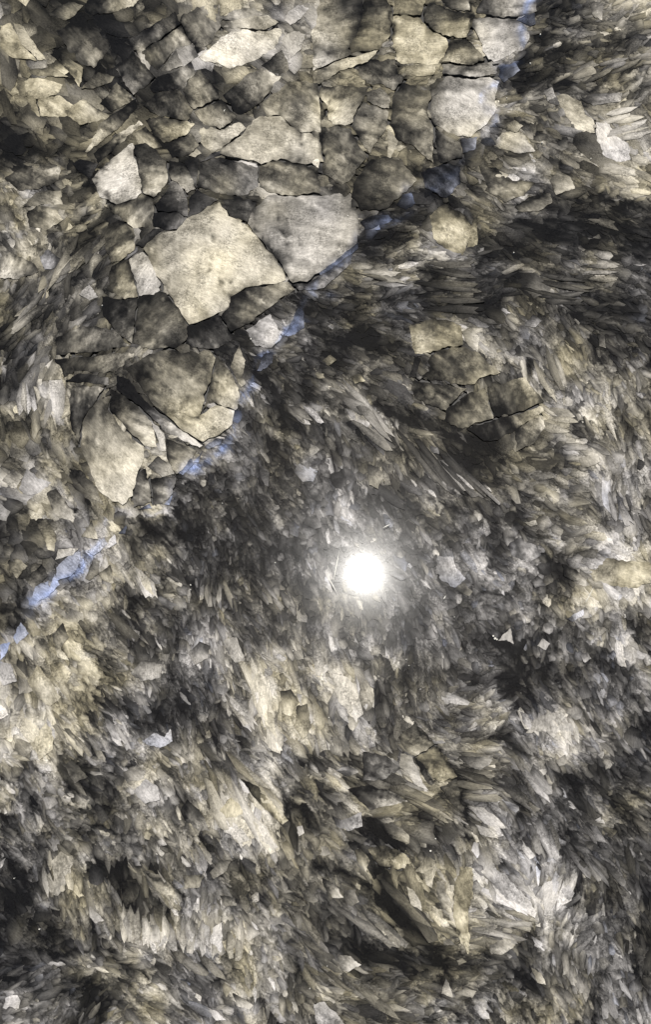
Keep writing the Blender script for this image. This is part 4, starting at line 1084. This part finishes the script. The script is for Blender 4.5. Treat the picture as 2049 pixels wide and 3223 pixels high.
inframe = [g for g in G if 20 < g[0] < SW - 20 and 20 < g[1] < SH - 20]
n_flake = sum(1 for o in ROOT.children if o.name.startswith('crystal_flake'))
inframe.sort(key=lambda g: -g[3] * g[4])
single = fan_shards[:300 - n_flake] + inframe[:max(0, 300 - n_flake - len(fan_shards))]
sset = set(id(g) for g in single)
for g in single:
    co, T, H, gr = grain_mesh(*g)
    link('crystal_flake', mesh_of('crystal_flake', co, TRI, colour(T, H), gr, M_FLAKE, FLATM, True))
rest = [g for g in G + fan_shards if id(g) not in sset]
CO, CC, GR, FF = [], [], [], []
for k, g in enumerate(rest):
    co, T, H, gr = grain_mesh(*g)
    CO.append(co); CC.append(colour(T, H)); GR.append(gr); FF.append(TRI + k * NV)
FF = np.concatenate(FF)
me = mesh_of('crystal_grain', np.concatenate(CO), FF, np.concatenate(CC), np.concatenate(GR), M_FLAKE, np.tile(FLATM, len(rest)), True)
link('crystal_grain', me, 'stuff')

# ------------------------------------------------------------------ marks on the polish
def scratch(x0, y0, x1, y1, wd):
    d = np.array([x1 - x0, y1 - y0], float); ln = math.hypot(*d); nrm = np.array([-d[1], d[0]]) / ln * wd
    pts = []
    for t, k in ((0, .1), (.3, .8), (.6, 1), (1, .1)):
        p = np.array([x0, y0]) + d * t
        pts += [tuple(p + nrm * k) + (16.0,), tuple(p - nrm * k) + (16.0,)]
    co = np.array(pts + [(p[0], p[1], 15.0) for p in pts])
    f = []
    for i in range(3):
        a = 2 * i
        f += [[a, a + 1, a + 3, a + 2], [a + 8, a + 10, a + 11, a + 9], [a, a + 2, a + 10, a + 8], [a + 1, a + 9, a + 11, a + 3]]
    f += [[0, 8, 9, 1], [6, 7, 15, 14]]
    X, Y = to_plane(co[:, 0], co[:, 1])
    m = bpy.data.meshes.new('scratch'); m.from_pydata([(float(X[i]), float(Y[i]), float(co[i, 2] * UM)) for i in range(len(co))], [], f)
    m.materials.append(M_SCRATCH)
    link('scratch', m)


for s in [(1068, 1737, 1049, 1838, 1.3), (1033, 1818, 1060, 1870, 1.1), (1204, 1666, 1228, 1654, 1.0), (1395, 1890, 1402, 1878, 1.2),
          (1866, 1852, 1840, 1902, 1.1), (705, 360, 709, 352, 1.2)]:
    scratch(*s)


# tiny white specks in the stone
sv, sf = [], []
for (x, y, r) in [(1553, 2003, 4), (1558, 2011, 4), (1564, 2014, 3), (1430, 1943, 2), (1279, 2076, 2.2), (1287, 2096, 2.4), (1213, 2518, 2.2), (1701, 112, 2.2),
                  (1669, 203, 2.2), (1595, 312, 2), (1706, 452, 2.5), (1860, 503, 2), (1617, 798, 2), (1207, 640, 2), (1095, 683, 2), (600, 1843, 3), (600, 1857, 2.4),
                  (866, 1773, 2.5), (790, 1069, 3), (322, 964, 2), (700, 1586, 1.8), (45, 2764, 2.4), (124, 2924, 3), (1371, 2640, 2.5), (1355, 2678, 3),
                  (1035, 2259, 2), (923, 2050, 2), (940, 2330, 1.8), (975, 3110, 2.4), (1030, 3040, 2)]:
    x0 = len(sv)
    pts = [(x + r * math.cos(t) * random.uniform(.6, 1.2), y + r * math.sin(t) * random.uniform(.6, 1.2)) for t in np.linspace(0, 2 * math.pi, 6)[:-1]]
    X, Y = to_plane([p[0] for p in pts] + [x], [p[1] for p in pts] + [y])
    sv += [(float(X[i]), float(Y[i]), (8 if i < 5 else 8.8) * UM) for i in range(6)]
    X, Y = to_plane([p[0] for p in pts], [p[1] for p in pts])
    sv += [(float(X[i]), float(Y[i]), -2 * UM) for i in range(5)]
    for i in range(5):
        j = (i + 1) % 5
        sf += [(x0 + j, x0 + i, x0 + 5), (x0 + i, x0 + j, x0 + 6 + j, x0 + 6 + i)]
me = bpy.data.meshes.new('mineral_speck'); me.from_pydata(sv, [], sf); me.materials.append(M_SPECK)
link('mineral_speck', me, 'stuff')
